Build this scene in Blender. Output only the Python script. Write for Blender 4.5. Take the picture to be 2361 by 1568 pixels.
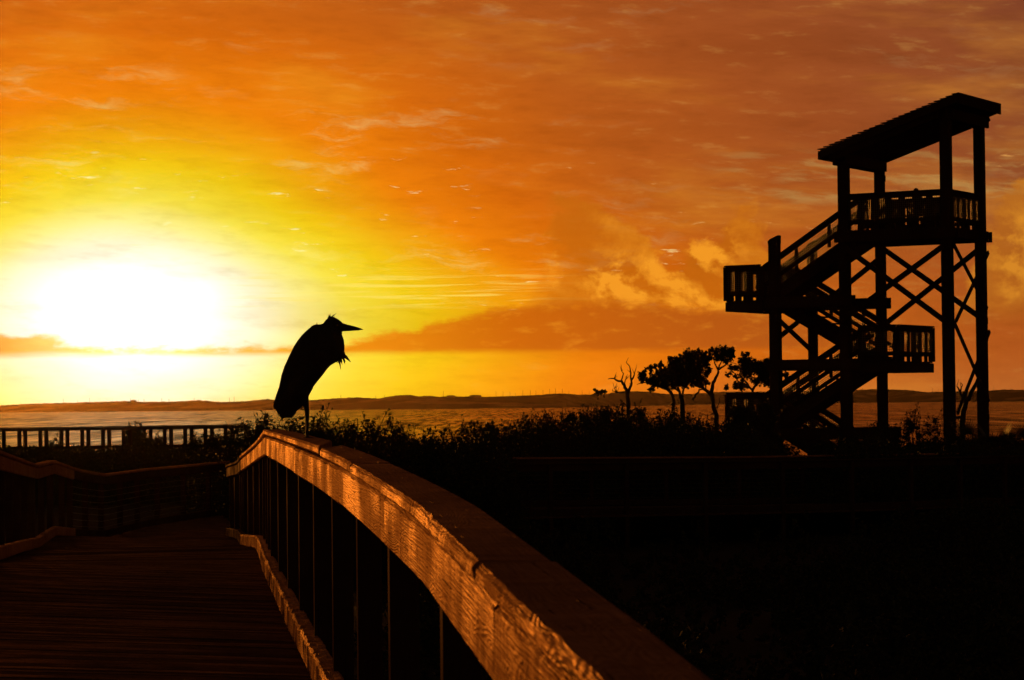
import bpy, bmesh, math, random
from mathutils import Vector, Matrix, noise as mnoise
import numpy as np
random.seed(7); rng = np.random.default_rng(7)
R = math.radians
scene = bpy.context.scene
for o in list(bpy.data.objects): bpy.data.objects.remove(o)
col = scene.collection
V = Vector
EXPO = 1.3
# ------------------------------------------------------------------ camera
F = 5902.0                      # focal length in units of a 2361-wide frame (90 mm on 36 mm)
PITCH, ROLL = math.atan(145/5902), 0.0105
cam_d = bpy.data.cameras.new('camera'); cam = bpy.data.objects.new('camera', cam_d); col.objects.link(cam)
cam_d.sensor_width = 36; cam_d.lens = 36*F/2361; cam_d.clip_start = .05; cam_d.clip_end = 20000
fwd = V((0, math.cos(PITCH), math.sin(PITCH))); up0 = V((0, -math.sin(PITCH), math.cos(PITCH))); rt0 = V((1, 0, 0))
cr, sr = math.cos(ROLL), math.sin(ROLL)
rt = rt0*cr - up0*sr; up = up0*cr + rt0*sr
cam.matrix_world = Matrix(((rt.x, up.x, -fwd.x, 0), (rt.y, up.y, -fwd.y, 0), (rt.z, up.z, -fwd.z, 0), (0, 0, 0, 1)))
cam_d.dof.use_dof = True; cam_d.dof.focus_distance = 17.0; cam_d.dof.aperture_fstop = 18
scene.camera = cam
def at(px, py, Y):
    """surveyed point: sight line through (px,py) of the 2361x1568 photo, at distance Y north of the eye"""
    d = rt*((px-1180.5)/F) + up*((784-py)/F) + fwd
    return d*(Y/d.y)
# ------------------------------------------------------------------ light
scene.view_settings.view_transform = 'Standard'; scene.view_settings.look = 'None'
scene.view_settings.gamma = 1; scene.view_settings.use_curve_mapping = False
scene.view_settings.exposure = EXPO
SUN = V((-math.sin(R(15.5))*math.cos(R(1.2)), math.cos(R(15.5))*math.cos(R(1.2)), math.sin(R(1.2))))
sun_az = math.atan2(SUN.x, SUN.y); sun_el = math.asin(SUN.z)
sd = bpy.data.lights.new('sun', 'SUN'); sd.energy = 3.3; sd.angle = R(3.0); sd.color = (1.0, .34, .04)
so = bpy.data.objects.new('sun', sd); col.objects.link(so); so.location = (0, 0, 60)
so.rotation_euler = (-SUN).to_track_quat('-Z', 'Y').to_euler()

# ---- node expression helper
class NX:
    def __init__(s, nt, sock): s.nt, s.s = nt, sock
    def _op(s, op, *a, clamp=False):
        n = s.nt.nodes.new('ShaderNodeMath'); n.operation = op; n.use_clamp = clamp
        for i, v in enumerate((s,)+a):
            if isinstance(v, NX): s.nt.links.new(v.s, n.inputs[i])
            else: n.inputs[i].default_value = v
        return NX(s.nt, n.outputs[0])
    def __add__(s, o): return s._op('ADD', o)
    __radd__ = __add__
    def __mul__(s, o): return s._op('MULTIPLY', o)
    __rmul__ = __mul__
    def __sub__(s, o): return s._op('SUBTRACT', o)
    def __rsub__(s, o): return (s*-1)+o
    def __truediv__(s, o): return s._op('DIVIDE', o)
    def f(s, op, *a, clamp=False): return s._op(op, *a, clamp=clamp)
    def sq(s): return s._op('MULTIPLY', s)
def nx_comb(nt, x, y, z=0.0):
    n = nt.nodes.new('ShaderNodeCombineXYZ')
    for i, v in enumerate((x, y, z)):
        if isinstance(v, NX): nt.links.new(v.s, n.inputs[i])
        else: n.inputs[i].default_value = v
    return NX(nt, n.outputs[0])
def nx_noise(nt, vec, scale=1, detail=4, rough=.5, dist=0, out='Fac', lac=2.0):
    n = nt.nodes.new('ShaderNodeTexNoise'); nt.links.new(vec.s, n.inputs['Vector'])
    n.inputs['Scale'].default_value = scale; n.inputs['Detail'].default_value = detail
    n.inputs['Roughness'].default_value = rough; n.inputs['Distortion'].default_value = dist
    n.inputs['Lacunarity'].default_value = lac
    return NX(nt, n.outputs[out])
def nx_ss(nt, x, a, b, lo=0., hi=1., kind='SMOOTHSTEP'):
    n = nt.nodes.new('ShaderNodeMapRange'); n.interpolation_type = kind
    nt.links.new(x.s, n.inputs['Value'])
    for k, v in (('From Min', a), ('From Max', b), ('To Min', lo), ('To Max', hi)):
        if isinstance(v, NX): nt.links.new(v.s, n.inputs[k])
        else: n.inputs[k].default_value = v
    return NX(nt, n.outputs['Result'])
def lin(c): return tuple((x/255/12.92 if x/255 <= .04045 else ((x/255+.055)/1.055)**2.4) for x in c)
def nx_ramp(nt, x, stops, srgb=True, interp='LINEAR'):
    n = nt.nodes.new('ShaderNodeValToRGB'); n.color_ramp.interpolation = interp
    nt.links.new(x.s, n.inputs[0]); e = n.color_ramp.elements
    while len(e) < len(stops): e.new(.5)
    for k, (p, c) in enumerate(stops):
        e[k].position = p
        if not isinstance(c, tuple): c = (c, c, c); e[k].color = (*c, 1)
        else: e[k].color = (*(lin(c) if srgb else c), 1)
    return NX(nt, n.outputs[0])
def nx_mix(nt, fac, a, b, mode='MIX'):
    n = nt.nodes.new('ShaderNodeMix'); n.data_type = 'RGBA'; n.blend_type = mode; n.clamp_factor = True
    for k, v in ((0, fac), (6, a), (7, b)):
        if isinstance(v, NX): nt.links.new(v.s, n.inputs[k])
        elif k == 0: n.inputs[k].default_value = v
        else: n.inputs[k].default_value = (*v, 1)
    return NX(nt, n.outputs[2])

# ------------------------------------------------------------------ sky (world, by direction)
def build_world():
    w = bpy.data.worlds.new('World'); scene.world = w; w.use_nodes = True
    nt = w.node_tree; nt.nodes.clear()
    tc = nt.nodes.new('ShaderNodeTexCoord'); sp = nt.nodes.new('ShaderNodeSeparateXYZ')
    nt.links.new(tc.outputs['Generated'], sp.inputs[0])
    X, Y, Z = (NX(nt, sp.outputs[i]) for i in range(3))
    az = X.f('ARCTAN2', Y); hor = (X.sq()+Y.sq()).f('SQRT'); el = Z.f('ARCTAN2', hor)
    U = az*F; H = el.f('ABSOLUTE')*F                # arc units: 1 radian = 5902, H above the horizon
    U = U + 1180.0
    def N(sx, sy, seed=0., sl=0., **k): return nx_noise(nt, nx_comb(nt, (U + H*sl)/sx, H/sy, seed), **k)
    warp = (N(420, 150, 3.1, detail=3)-.5)*70
    kx = nx_ss(nt, H, 150, 520, 2.2, 1.5)
    du = (U-300.)/kx; dv = H-235.+warp*.6; dv = dv.f('MAXIMUM', dv*-.62)
    r = (du.sq()+dv.sq()).f('SQRT')
    base = nx_ramp(nt, r/6000., [(0, (255, 255, 255)), (75/6000, (255, 255, 248)), (135/6000, (254, 253, 218)), (185/6000, (249, 243, 145)),
        (240/6000, (242, 226, 62)), (310/6000, (236, 202, 18)), (385/6000, (236, 165, 12)), (480/6000, (236, 128, 8)), (620/6000, (212, 104, 10)),
        (820/6000, (180, 88, 24)), (1080/6000, (158, 78, 32)), (1350/6000, (144, 74, 38)), (1800/6000, (92, 48, 40)), (2600/6000, (44, 28, 34)), (4200/6000, (19, 15, 22)), (1, (11, 10, 15))])
    # broad bands of thin high cloud
    broad = N(620, 120, 1.7, .8, detail=5, rough=.55)
    c = nx_mix(nt, 1., base, nx_ramp(nt, broad, [(.28, (.88, .84, .80)), (.5, (1, 1, 1)), (.72, (1.0, 1.0, 1.0))], srgb=False), 'MULTIPLY')
    lightr = nx_ss(nt, broad, .5, .78)
    c = nx_mix(nt, lightr*.28, c, (1.0, .36, .02), 'SCREEN')
    rip = N(95, 24, 27.7, 1.0, detail=6, rough=.62)
    c = nx_mix(nt, 1., c, nx_ramp(nt, rip, [(.3, (.90, .88, .84)), (.5, (1, 1, 1)), (.7, (1.0, 1.0, 1.0))], srgb=False), 'MULTIPLY')
    c = nx_mix(nt, nx_ss(nt, rip, .55, .75)*.11, c, (1.0, .55, .12), 'SCREEN')
    far = nx_ss(nt, r, 300, 1000)
    # pale feathery wisps
    wm = (N(90, 40, 8.2, .6, detail=3)-.5)*.9
    wis = nx_noise(nt, nx_comb(nt, (U+H*1.1)/230.+wm*.5, H/52.+wm, 5.), detail=7, rough=.62)
    zone = nx_ss(nt, N(520, 170, 12.3, 1.2, detail=2), .43, .60)
    wmask = nx_ss(nt, wis, .52, .76)*zone*nx_ss(nt, H, 215, 330)
    wcol = nx_mix(nt, far, (1.0, .93, .30), (.46, .26, .10))
    c = nx_mix(nt, wmask*.36, c, wcol)
    # sharp lit flecks along a few lines
    fl = nx_noise(nt, nx_comb(nt, (U+H*.3)/70.+wm*.6, H/13.+wm*1.2, 9.), detail=6, rough=.6)
    fz = nx_ss(nt, N(330, 60, 21.3, .2, detail=2), .50, .64)
    fmask = nx_ss(nt, fl, .60, .72)*fz*nx_ss(nt, H, 190, 260)*nx_ss(nt, H, 620, 520)
    c = nx_mix(nt, fmask*.8, c, nx_mix(nt, far, (1.0, .96, .42), (.85, .42, .10)))
    # thin bright layer lines low over the sun, right of it
    ln = nx_noise(nt, nx_comb(nt, U/260., H/9., 33.), detail=4, rough=.55)
    lm = nx_ss(nt, ln, .5, .66)*nx_ss(nt, H, 215, 235)*nx_ss(nt, H, 320, 280)*nx_ss(nt, U, 480, 640)*nx_ss(nt, U, 1450, 1050)
    c = nx_mix(nt, lm*.55, c, (1.0, .80, .14))
    # blue-grey gap in the cloud at right
    gp = nx_noise(nt, nx_comb(nt, (U)/210.+wm*.4, (H+U*.10)/30.+wm, 15.), detail=6, rough=.6)
    gm = nx_ss(nt, gp, .46, .66)*nx_ss(nt, U, 1560, 1800)*nx_ss(nt, H+U*.02, 470, 505)*nx_ss(nt, H+U*.02, 640, 570)
    c = nx_mix(nt, gm*.62, c, (.47, .27, .075))
    # cumulus bank : height of the tops along the horizon
    top = nx_ramp(nt, (U-1100.)/1400., [(0, .0), (.07, .33), (.12, .60), (.16, .72), (.21, .66), (.27, .57), (.33, .52), (.40, .60), (.445, .64), (.49, .45), (.56, .2), (.74, .1), (.80, .38), (.86, .70), (1, .62)], interp='B_SPLINE')*720.
    n1 = nx_noise(nt, nx_comb(nt, U/150., H/115., 40.), detail=9, rough=.6, dist=.2)
    n2 = nx_noise(nt, nx_comb(nt, (U+22)/150., (H+12)/115., 40.), detail=9, rough=.6, dist=.2)
    den = (top-H)/85.+(n1-.5)*5.2
    cm = nx_ss(nt, den, -.1, .65)*nx_ss(nt, U-(H-300.)*.32+(n1-.5)*420., 1140, 1340)*nx_ss(nt, H, 150, 240)
    rim = nx_ss(nt, den, 1.9, .15)
    blobs = None
    for bu, bh, ru, rh, wt in ((1415, 290, 85, 75, 1.), (1480, 240, 60, 50, .7), (1265, 350, 26, 110, .9), (1620, 350, 90, 70, 1.), (1540, 300, 70, 50, .8), (1560, 245, 60, 40, .8), (1690, 300, 30, 60, .5), (1640, 220, 120, 22, .7), (1440, 190, 160, 18, .4), (2330, 330, 60, 110, .8), (2240, 300, 30, 60, .5)):
        g = nx_ss(nt, (((U-bu+(n2-.5)*90.)/ru).sq()+((H-bh+(n1-.5)*90.)/rh).sq()).f('SQRT'), 1.35, .35, 0, wt)
        blobs = g if blobs is None else blobs.f('MAXIMUM', g)
    lit = (blobs*((n1-n2)*8.+.60)+(n1-n2)*2.0+.10).f('ADD', rim*.10, clamp=True)
    plume = nx_ss(nt, (U-1350.+(H-400.)*.15+(n1-.5)*420.).f('ABSOLUTE'), 125, 20)*nx_ss(nt, H+(n2-.5)*200., 290, 400)
    lit = lit*(1.-plume*.85)
    cc = nx_mix(nt, lit, (.50, .125, .004), (.88, .32, .018))
    cc = nx_mix(nt, nx_ss(nt, U, 1750, 2300)*.45, cc, (.40, .15, .02))
    c = nx_mix(nt, cm*(lit*.25+.70), c, cc)
    # long dark layer
    topb = nx_ramp(nt, (U+700.)/3200., [(0, .36), (.21, .43), (.25, .40), (.285, .32), (.36, .315), (.46, .34), (.52, .42), (.57, .50), (.64, .56), (.72, .50), (.80, .46), (.86, .28), (1, .2)], interp='B_SPLINE')*440.
    nb = nx_noise(nt, nx_comb(nt, U/85., H/32., 50.), detail=8, rough=.6)
    bot = 116.+(N(300, 40, 60., detail=3)-.5)*26.
    bm_ = nx_ss(nt, (topb-H)+(nb-.5)*85., -4, 24)*nx_ss(nt, H-bot, -10, 14)*nx_ss(nt, U, 2150, 1750)
    bcol = nx_ramp(nt, (U+400.)/2400., [(0, (196, 120, 14)), (.17, (212, 146, 16)), (.27, (243, 205, 40)), (.33, (246, 208, 34)), (.42, (232, 168, 12)), (.52, (222, 128, 8)), (.66, (196, 96, 8)), (.85, (176, 84, 18)), (1, (170, 84, 24))])
    core = nx_ss(nt, r, 60, 170)
    bcol = nx_mix(nt, nx_ss(nt, nb, .5, .72)*.5, bcol, nx_mix(nt, .5, bcol, (1., .35, .02), 'SCREEN'))
    c = nx_mix(nt, bm_*(core*.15+.80), c, bcol)
    # pink-brown glow just above the horizon at right
    hz = nx_ss(nt, H, 120, 0)*nx_ss(nt, U, 1200, 2000)
    c = nx_mix(nt, hz*.35, c, (.50, .17, .035))
    # dim below the horizon
    c = nx_mix(nt, nx_ss(nt, Z, -.0, -.02), c, (.03, .012, .006))
    # physical sky underneath, very low
    sky = nt.nodes.new('ShaderNodeTexSky'); sky.sky_type = 'NISHITA'; sky.sun_disc = False
    sky.sun_elevation = sun_el; sky.sun_rotation = sun_az; sky.dust_density = 3
    s2 = nx_mix(nt, 1., NX(nt, sky.outputs[0]), (.0008, .0004, .0003), 'MULTIPLY')
    c = nx_mix(nt, 1., c, s2, 'ADD')
    boost = nx_ss(nt, r, 150, 30, 1., 1.5)
    bg = nt.nodes.new('ShaderNodeBackground'); out = nt.nodes.new('ShaderNodeOutputWorld')
    nt.links.new(c.s, bg.inputs[0]); nt.links.new((boost*(2**-EXPO)).s, bg.inputs[1])
    nt.links.new(bg.outputs[0], out.inputs[0])
    w.cycles.sampling_method = 'MANUAL'; w.cycles.sample_map_resolution = 2048
build_world()

# ------------------------------------------------------------------ materials
def mat(name, fn):
    m = bpy.data.materials.new(name); m.use_nodes = True; nt = m.node_tree
    b = nt.nodes['Principled BSDF']; fn(nt, b); return m
def bump(nt, b, h, strength=.5, dist=.01):
    n = nt.nodes.new('ShaderNodeBump'); n.inputs['Strength'].default_value = strength; n.inputs['Distance'].default_value = dist
    nt.links.new(h.s, n.inputs['Height']); nt.links.new(n.outputs[0], b.inputs['Normal'])
def uvw(nt):
    n = nt.nodes.new('ShaderNodeUVMap'); s = nt.nodes.new('ShaderNodeSeparateXYZ'); nt.links.new(n.outputs[0], s.inputs[0])
    return NX(nt, s.outputs[0]), NX(nt, s.outputs[1])
def wood(c1, c2, rough=.5, bs=.6, bd=.004, freq=26., gloss=.03, gcol=(.9, .75, .65, 1)):
    def fn(nt, b):
        u, v = uvw(nt)
        fig = nx_noise(nt, nx_comb(nt, u*2.3, v*9.), detail=1.5, rough=.4)            # figure: isolines make cathedrals and knots
        pm = nx_ss(nt, nx_noise(nt, nx_comb(nt, u*1.1, v*3., 17.), detail=2), .42, .62)
        ring = ((fig*freq*6.283).f('SINE')*.5)*pm+.5
        crack = nx_ss(nt, nx_noise(nt, nx_comb(nt, u*2.2, v*60., 22.), detail=3), .66, .72)
        fine = nx_noise(nt, nx_comb(nt, u*4., v*190.), detail=3)
        stain = nx_noise(nt, nx_comb(nt, u*1.3, v*2., 4.), detail=5, rough=.6)
        cross = nx_noise(nt, nx_comb(nt, u*16., v*1.2, 9.), detail=4, rough=.6)        # weather streaks down the face
        k = (ring*.16+fine*.55+cross*.55+stain*.6-.42-crack*.5).f('ADD', 0., clamp=True)
        nt.links.new(nx_mix(nt, k, c1, c2).s, b.inputs['Base Color'])
        nt.links.new((nx_ss(nt, stain, .3, .7, rough-.08, rough+.16)).s, b.inputs['Roughness'])
        b.inputs['Specular IOR Level'].default_value = 0.; b.inputs['IOR'].default_value = 1.0
        bump(nt, b, ring*.2+fine*.6+cross*.7-crack*1.2, bs, bd)
        g = nt.nodes.new('ShaderNodeBsdfGlossy'); g.inputs['Roughness'].default_value = rough*.75
        g.inputs['Color'].default_value = gcol
        bn = [n for n in nt.nodes if n.type == 'BUMP'][0]; nt.links.new(bn.outputs[0], g.inputs['Normal'])
        mx = nt.nodes.new('ShaderNodeMixShader'); nt.links.new(nx_ss(nt, stain, .42, .66, gloss*.15, gloss).s, mx.inputs[0])
        nt.links.new(b.outputs[0], mx.inputs[1]); nt.links.new(g.outputs[0], mx.inputs[2])
        nt.links.new(mx.outputs[0], nt.nodes['Material Output'].inputs[0])
    return fn
M = {}
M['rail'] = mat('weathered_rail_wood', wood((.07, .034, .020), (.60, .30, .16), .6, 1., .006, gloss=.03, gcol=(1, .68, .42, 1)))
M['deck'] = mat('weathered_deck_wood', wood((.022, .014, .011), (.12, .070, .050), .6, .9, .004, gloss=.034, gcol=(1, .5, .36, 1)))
M['post'] = mat('post_and_shaded_rail_wood', wood((.02, .013, .009), (.07, .042, .026), .7, .4, .003, gloss=.012))  # wood of the posts; also puts shade into the colour of far rail boards
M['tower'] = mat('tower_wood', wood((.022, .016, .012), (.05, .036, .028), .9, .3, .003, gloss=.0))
def flat(c, rough=.9, spec=.1, var=.4, sc=3.):
    def fn(nt, b):
        tc = nt.nodes.new('ShaderNodeTexCoord'); n = nx_noise(nt, NX(nt, tc.outputs['Object']), scale=sc, detail=5)
        nt.links.new(nx_mix(nt, n, tuple(x*(1-var) for x in c), tuple(x*(1+var) for x in c)).s, b.inputs['Base Color'])
        b.inputs['Roughness'].default_value = rough; b.inputs['Specular IOR Level'].default_value = spec
    return fn
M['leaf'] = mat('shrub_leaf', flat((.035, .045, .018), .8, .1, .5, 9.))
M['bark'] = mat('bark', flat((.045, .034, .026), .95, .05, .4, 12.))
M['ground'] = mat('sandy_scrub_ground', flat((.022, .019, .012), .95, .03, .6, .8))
M['shingle'] = mat('roof_shingle', flat((.03, .026, .024), .95, .05, .4, 6.))
M['wire'] = mat('galvanised_wire', flat((.10, .10, .10), .6, .3, .2, 6.))
M['cable'] = mat('steel_cable', lambda nt, b: (b.inputs['Base Color'].__setattr__('default_value', (.12, .11, .10, 1)), b.inputs['Metallic'].__setattr__('default_value', .3), b.inputs['Roughness'].__setattr__('default_value', .7)))
M['cloth'] = mat('dark_cloth', flat((.035, .035, .045), .95, .05, .3, 20.))
M['skin'] = mat('skin', flat((.20, .11, .08), .7, .2, .1, 20.))
M['wall'] = mat('painted_wall', flat((.20, .17, .14), .9, .1, .1, .3))
M['bird'] = mat('slate_feather', flat((.035, .032, .034), .75, .15, .45, 40.))
M['bill'] = mat('bill_horn', flat((.10, .06, .02), .5, .3, .2, 30.))
M['eye'] = mat('eye_gloss', lambda nt, b: (b.inputs['Base Color'].__setattr__('default_value', (.25, .16, .02, 1)), b.inputs['Roughness'].__setattr__('default_value', .15)))
def dune_fn(nt, b):
    g = nt.nodes.new('ShaderNodeNewGeometry'); s = nt.nodes.new('ShaderNodeMapping'); s.inputs['Scale'].default_value = (.012, .012, .09)
    nt.links.new(g.outputs['Position'], s.inputs[0]); n = nx_noise(nt, NX(nt, s.outputs[0]), detail=7, rough=.6)
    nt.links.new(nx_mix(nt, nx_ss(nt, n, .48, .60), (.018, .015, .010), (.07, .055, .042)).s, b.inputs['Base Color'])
    b.inputs['Roughness'].default_value = 1.; b.inputs['Specular IOR Level'].default_value = 0.
M['dune'] = mat('dune_sand_and_scrub', dune_fn)
def water_fn(nt, b):
    g = nt.nodes.new('ShaderNodeNewGeometry'); sp = nt.nodes.new('ShaderNodeSeparateXYZ'); nt.links.new(g.outputs['Position'], sp.inputs[0])
    x, y = NX(nt, sp.outputs[0]), NX(nt, sp.outputs[1])
    a = nx_noise(nt, nx_comb(nt, x*.55, y*.42), detail=4, rough=.55)
    c = nx_noise(nt, nx_comb(nt, x*.09, y*.05, 7.), detail=4, rough=.6)
    d = nx_noise(nt, nx_comb(nt, x*.016, y*.006, 3.), detail=4)
    b.inputs['Base Color'].default_value = (.012, .008, .006, 1); b.inputs['IOR'].default_value = 1.; b.inputs['Specular IOR Level'].default_value = 0.
    e = nx_noise(nt, nx_comb(nt, x*.50, y*.020), detail=3, rough=.6); e2 = nx_noise(nt, nx_comb(nt, x*.11, y*.005, 8.), detail=4, rough=.65)
    bump(nt, b, a*1.2+c*4.0, .8, .5)
    g = nt.nodes.new('ShaderNodeBsdfGlossy'); g.inputs['Color'].default_value = (1., .76, .42, 1)  # gold tint puts the warm glare into the reflection colour
    nt.links.new(nx_ss(nt, d, .35, .65, .09, .16).s, g.inputs['Roughness'])
    bn = [n for n in nt.nodes if n.type == 'BUMP'][0]; nt.links.new(bn.outputs[0], g.inputs['Normal'])
    mx = nt.nodes.new('ShaderNodeMixShader'); nt.links.new(nx_ss(nt, e*.62+e2*.38, .42, .58, .08, .62).s, mx.inputs[0])   # ripple glints put in as streaks of stronger and weaker reflection
    nt.links.new(b.outputs[0], mx.inputs[1]); nt.links.new(g.outputs[0], mx.inputs[2]); nt.links.new(mx.outputs[0], nt.nodes['Material Output'].inputs[0])
M['water'] = mat('rippled_lagoon_water', water_fn)

# ------------------------------------------------------------------ object helpers
class MB:
    def __init__(s): s.v, s.f, s.uv = [], [], []
    def quadstrip(s, rings, us, vs, closed=True, caps=True):
        """rings: list of rings of points; vs: perimeter coordinate"""
        b = len(s.v); n = len(rings[0])
        for r in rings: s.v.extend(r)
        for i in range(len(rings)-1):
            for j in range(n if closed else n-1):
                k = (j+1) % n
                s.f.append((b+i*n+j, b+i*n+k, b+(i+1)*n+k, b+(i+1)*n+j))
                s.uv.append(((us[i], vs[j]), (us[i], vs[j+1]), (us[i+1], vs[j+1]), (us[i+1], vs[j])))
        if caps:
            for i, u in ((0, us[0]), (len(rings)-1, us[-1])):
                idx = [b+i*n+j for j in range(n)]
                if i == 0: idx = idx[::-1]
                p0 = rings[i][0]
                s.f.append(tuple(idx)); s.uv.append(tuple((u+(V(s.v[q])-V(p0)).length*.3, (s.v[q][2]-p0[2])) for q in idx))
    def bar(s, p0, p1, w, h, upv=(0, 0, 1), side=None, off=0.):
        """box from p0 to p1, w across, h along up; centred"""
        p0, p1 = V(p0), V(p1); d = (p1-p0); L = d.length; d = d/L
        if side is None:
            u_ = V(upv)
            if abs(d.dot(u_)) > .95: u_ = V((0, 1, 0))
            sd_ = d.cross(u_).normalized()
        else: sd_ = V(side).normalized()
        u2 = sd_.cross(d).normalized()
        e = min(w, h)*.08
        prof = [(-w/2+e, -h/2), (w/2-e, -h/2), (w/2, -h/2+e), (w/2, h/2-e), (w/2-e, h/2), (-w/2+e, h/2), (-w/2, h/2-e), (-w/2, -h/2+e)]
        rings = [[tuple(p+sd_*a+u2*b_) for a, b_ in prof] for p in (p0, p1)]
        per = [0, w, w, w+h, w+h, 2*w+h, 2*w+h, 2*w+2*h, 2*w+2*h]
        o = off or random.random()*30
        s.quadstrip(rings, [o, o+L], [x+o*.37 for x in per])
    def tube(s, pts, rad, n=8, caps=True):
        pts = [V(p) for p in pts]; rings = []; us = [0]
        if not hasattr(rad, '__len__'): rad = [rad]*len(pts)
        ref = V((0, 0, 1)) if abs((pts[1]-pts[0]).normalized().z) < .9 else V((1, 0, 0))
        for i, p in enumerate(pts):
            t = (pts[min(i+1, len(pts)-1)]-pts[max(i-1, 0)]).normalized()
            a = t.cross(ref).normalized(); b = a.cross(t)
            rings.append([tuple(p+(a*math.cos(2*math.pi*k/n)+b*math.sin(2*math.pi*k/n))*rad[i]) for k in range(n)])
            if i: us.append(us[-1]+(pts[i]-pts[i-1]).length)
        s.quadstrip(rings, us, [k/n*.3 for k in range(n+1)], caps=caps)
    def ellipsoid(s, c, r, n=12, m=8):
        c = V(c); rings = []
        for i in range(m+1):
            a = -math.pi/2+math.pi*(i/m*.98+.01)
            rings.append([(c.x+r[0]*math.cos(a)*math.cos(2*math.pi*k/n), c.y+r[1]*math.cos(a)*math.sin(2*math.pi*k/n), c.z+r[2]*math.sin(a)) for k in range(n)])
        s.quadstrip(rings, [i*.05 for i in range(m+1)], [k/n*.3 for k in range(n+1)])
    def leaves(s, centers, size, up=.0):
        n = len(centers); c = np.asarray(centers)
        a = rng.normal(size=(n, 3)); a /= np.linalg.norm(a, axis=1)[:, None]
        b = rng.normal(size=(n, 3)); b -= (b*a).sum(1)[:, None]*a; b /= np.linalg.norm(b, axis=1)[:, None]
        sz = size*rng.uniform(.6, 1.3, n)[:, None]
        q = np.stack([c-a*sz, c-b*sz*.5, c+a*sz, c+b*sz*.5], 1).reshape(-1, 3)
        base = len(s.v); s.v.extend(map(tuple, q.tolist()))
        for i in range(n):
            k = base+4*i; s.f.append((k, k+1, k+2, k+3)); s.uv.append(((0, 0), (0, 1), (1, 1), (1, 0)))
def root_loc(o):
    l = V((0, 0, 0))
    while o is not None: l += o.location; o = o.parent
    return l
def link(o, parent=None):
    col.objects.link(o)
    if parent is not None: o.parent = parent
    return o
def build(name, mb, m, parent=None, loc=None, smooth=False):
    off = root_loc(parent) if parent else V(loc if loc is not None else (0, 0, 0))
    me = bpy.data.meshes.new(name)
    v = np.array(mb.v, dtype=float)-np.array(off)[None, :]
    me.from_pydata(v.tolist(), [], mb.f)
    ul = me.uv_layers.new(name='UVMap')
    flatuv = [c for f in mb.uv for p in f for c in p]
    ul.data.foreach_set('uv', flatuv)
    me.materials.append(M[m] if isinstance(m, str) else m)
    if smooth: me.shade_smooth()
    o = bpy.data.objects.new(name, me)
    link(o, parent)
    if not parent: o.location = off
    return o
def tag(o, label=None, cat=None, group=None, kind=None):
    for k, v_ in (('label', label), ('category', cat), ('group', group), ('kind', kind)):
        if v_: o[k] = v_
    return o
def thing(name, loc, label, cat, group=None):
    e = bpy.data.objects.new(name, None); e.empty_display_size = .2; link(e); e.location = loc
    return tag(e, label, cat, group)

# ------------------------------------------------------------------ ground, water, far shore, haze
WATER = -4.0
def ground_z(x, y):
    z = -3.1 + .35*mnoise.noise(V((x*.05, y*.05, 0)))+.12*mnoise.noise(V((x*.4, y*.4, 3)))
    sh = 178+14*mnoise.noise(V((x*.012, 0, 5)))+max(0, x)*.10
    t = min(1, max(0, (y-(sh-45))/70)); return z*(1-t)+(-5.2)*t
def grid(name, xs, ys, zf, m, **k):
    mb = MB(); nx_, ny_ = len(xs), len(ys)
    mb.v = [(x, y, zf(x, y)) for y in ys for x in xs]
    for j in range(ny_-1):
        for i in range(nx_-1):
            a = j*nx_+i; mb.f.append((a, a+1, a+nx_+1, a+nx_)); mb.uv.append(tuple((mb.v[q][0], mb.v[q][1]) for q in mb.f[-1]))
    return build(name, mb, m, smooth=True, **k)
xs = [-2500, -900, -400, -200]+list(np.linspace(-120, 120, 90))+[200, 400, 900, 2500]
ys = [-400, -100, -40]+list(np.linspace(-20, 90, 70))+list(np.linspace(93, 260, 60))+[400, 1000]
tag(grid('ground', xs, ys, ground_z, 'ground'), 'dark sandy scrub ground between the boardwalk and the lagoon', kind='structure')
mb = MB(); mb.v = [(-4500, 120, WATER), (4500, 120, WATER), (4500, 3600, WATER), (-4500, 3600, WATER)]; mb.f = [(0, 1, 2, 3)]; mb.uv = [((0, 0), (1, 0), (1, 1), (0, 1))]
tag(build('water', mb, 'water'), 'rippled lagoon water catching the orange sunrise', kind='structure')
crest = [(-900, 932), (-300, 934), (0, 935), (62, 931), (123, 929.6), (232, 926.5), (287, 924.7), (324, 926.5), (401, 926), (457, 922.5), (510, 927), (571, 924.7), (618, 920), (648, 924), (718, 922.5), (767, 919), (820, 916), (875, 919), (906, 912.6), (943, 910), (967, 914), (989, 912), (1010, 915), (1060, 914), (1127, 915), (1235, 911), (1287, 907), (1343, 910), (1392, 908.6), (1414, 905), (1463, 902), (1492, 902.7), (1537, 908.5), (1598, 908), (1639, 905), (1668, 903), (1800, 903), (1971, 899), (2020, 897), (2060, 898), (2091, 899), (2135, 904), (2190, 903), (2277, 901), (2314, 898), (2361, 899), (2700, 897), (3200, 896)]
shore = [(-900, 959), (0, 951), (300, 948.5), (620, 946), (1000, 943), (1300, 939.5), (1598, 933), (2020, 928), (2361, 925.5), (3200, 917)]
cx_, cy_ = zip(*crest); sx_, sy_ = zip(*shore)
SH = []
def shore_dist(px):
    py = float(np.interp(px, sx_, sy_)); p = at(px, py, 1.0); return WATER/p.z
def crest_pt(px, dd=170): 
    return at(px, float(np.interp(px, cx_, cy_)), shore_dist(px)+dd)
mb = MB(); rows = []
pxs = list(np.arange(-900, 3200, 6.))
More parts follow.
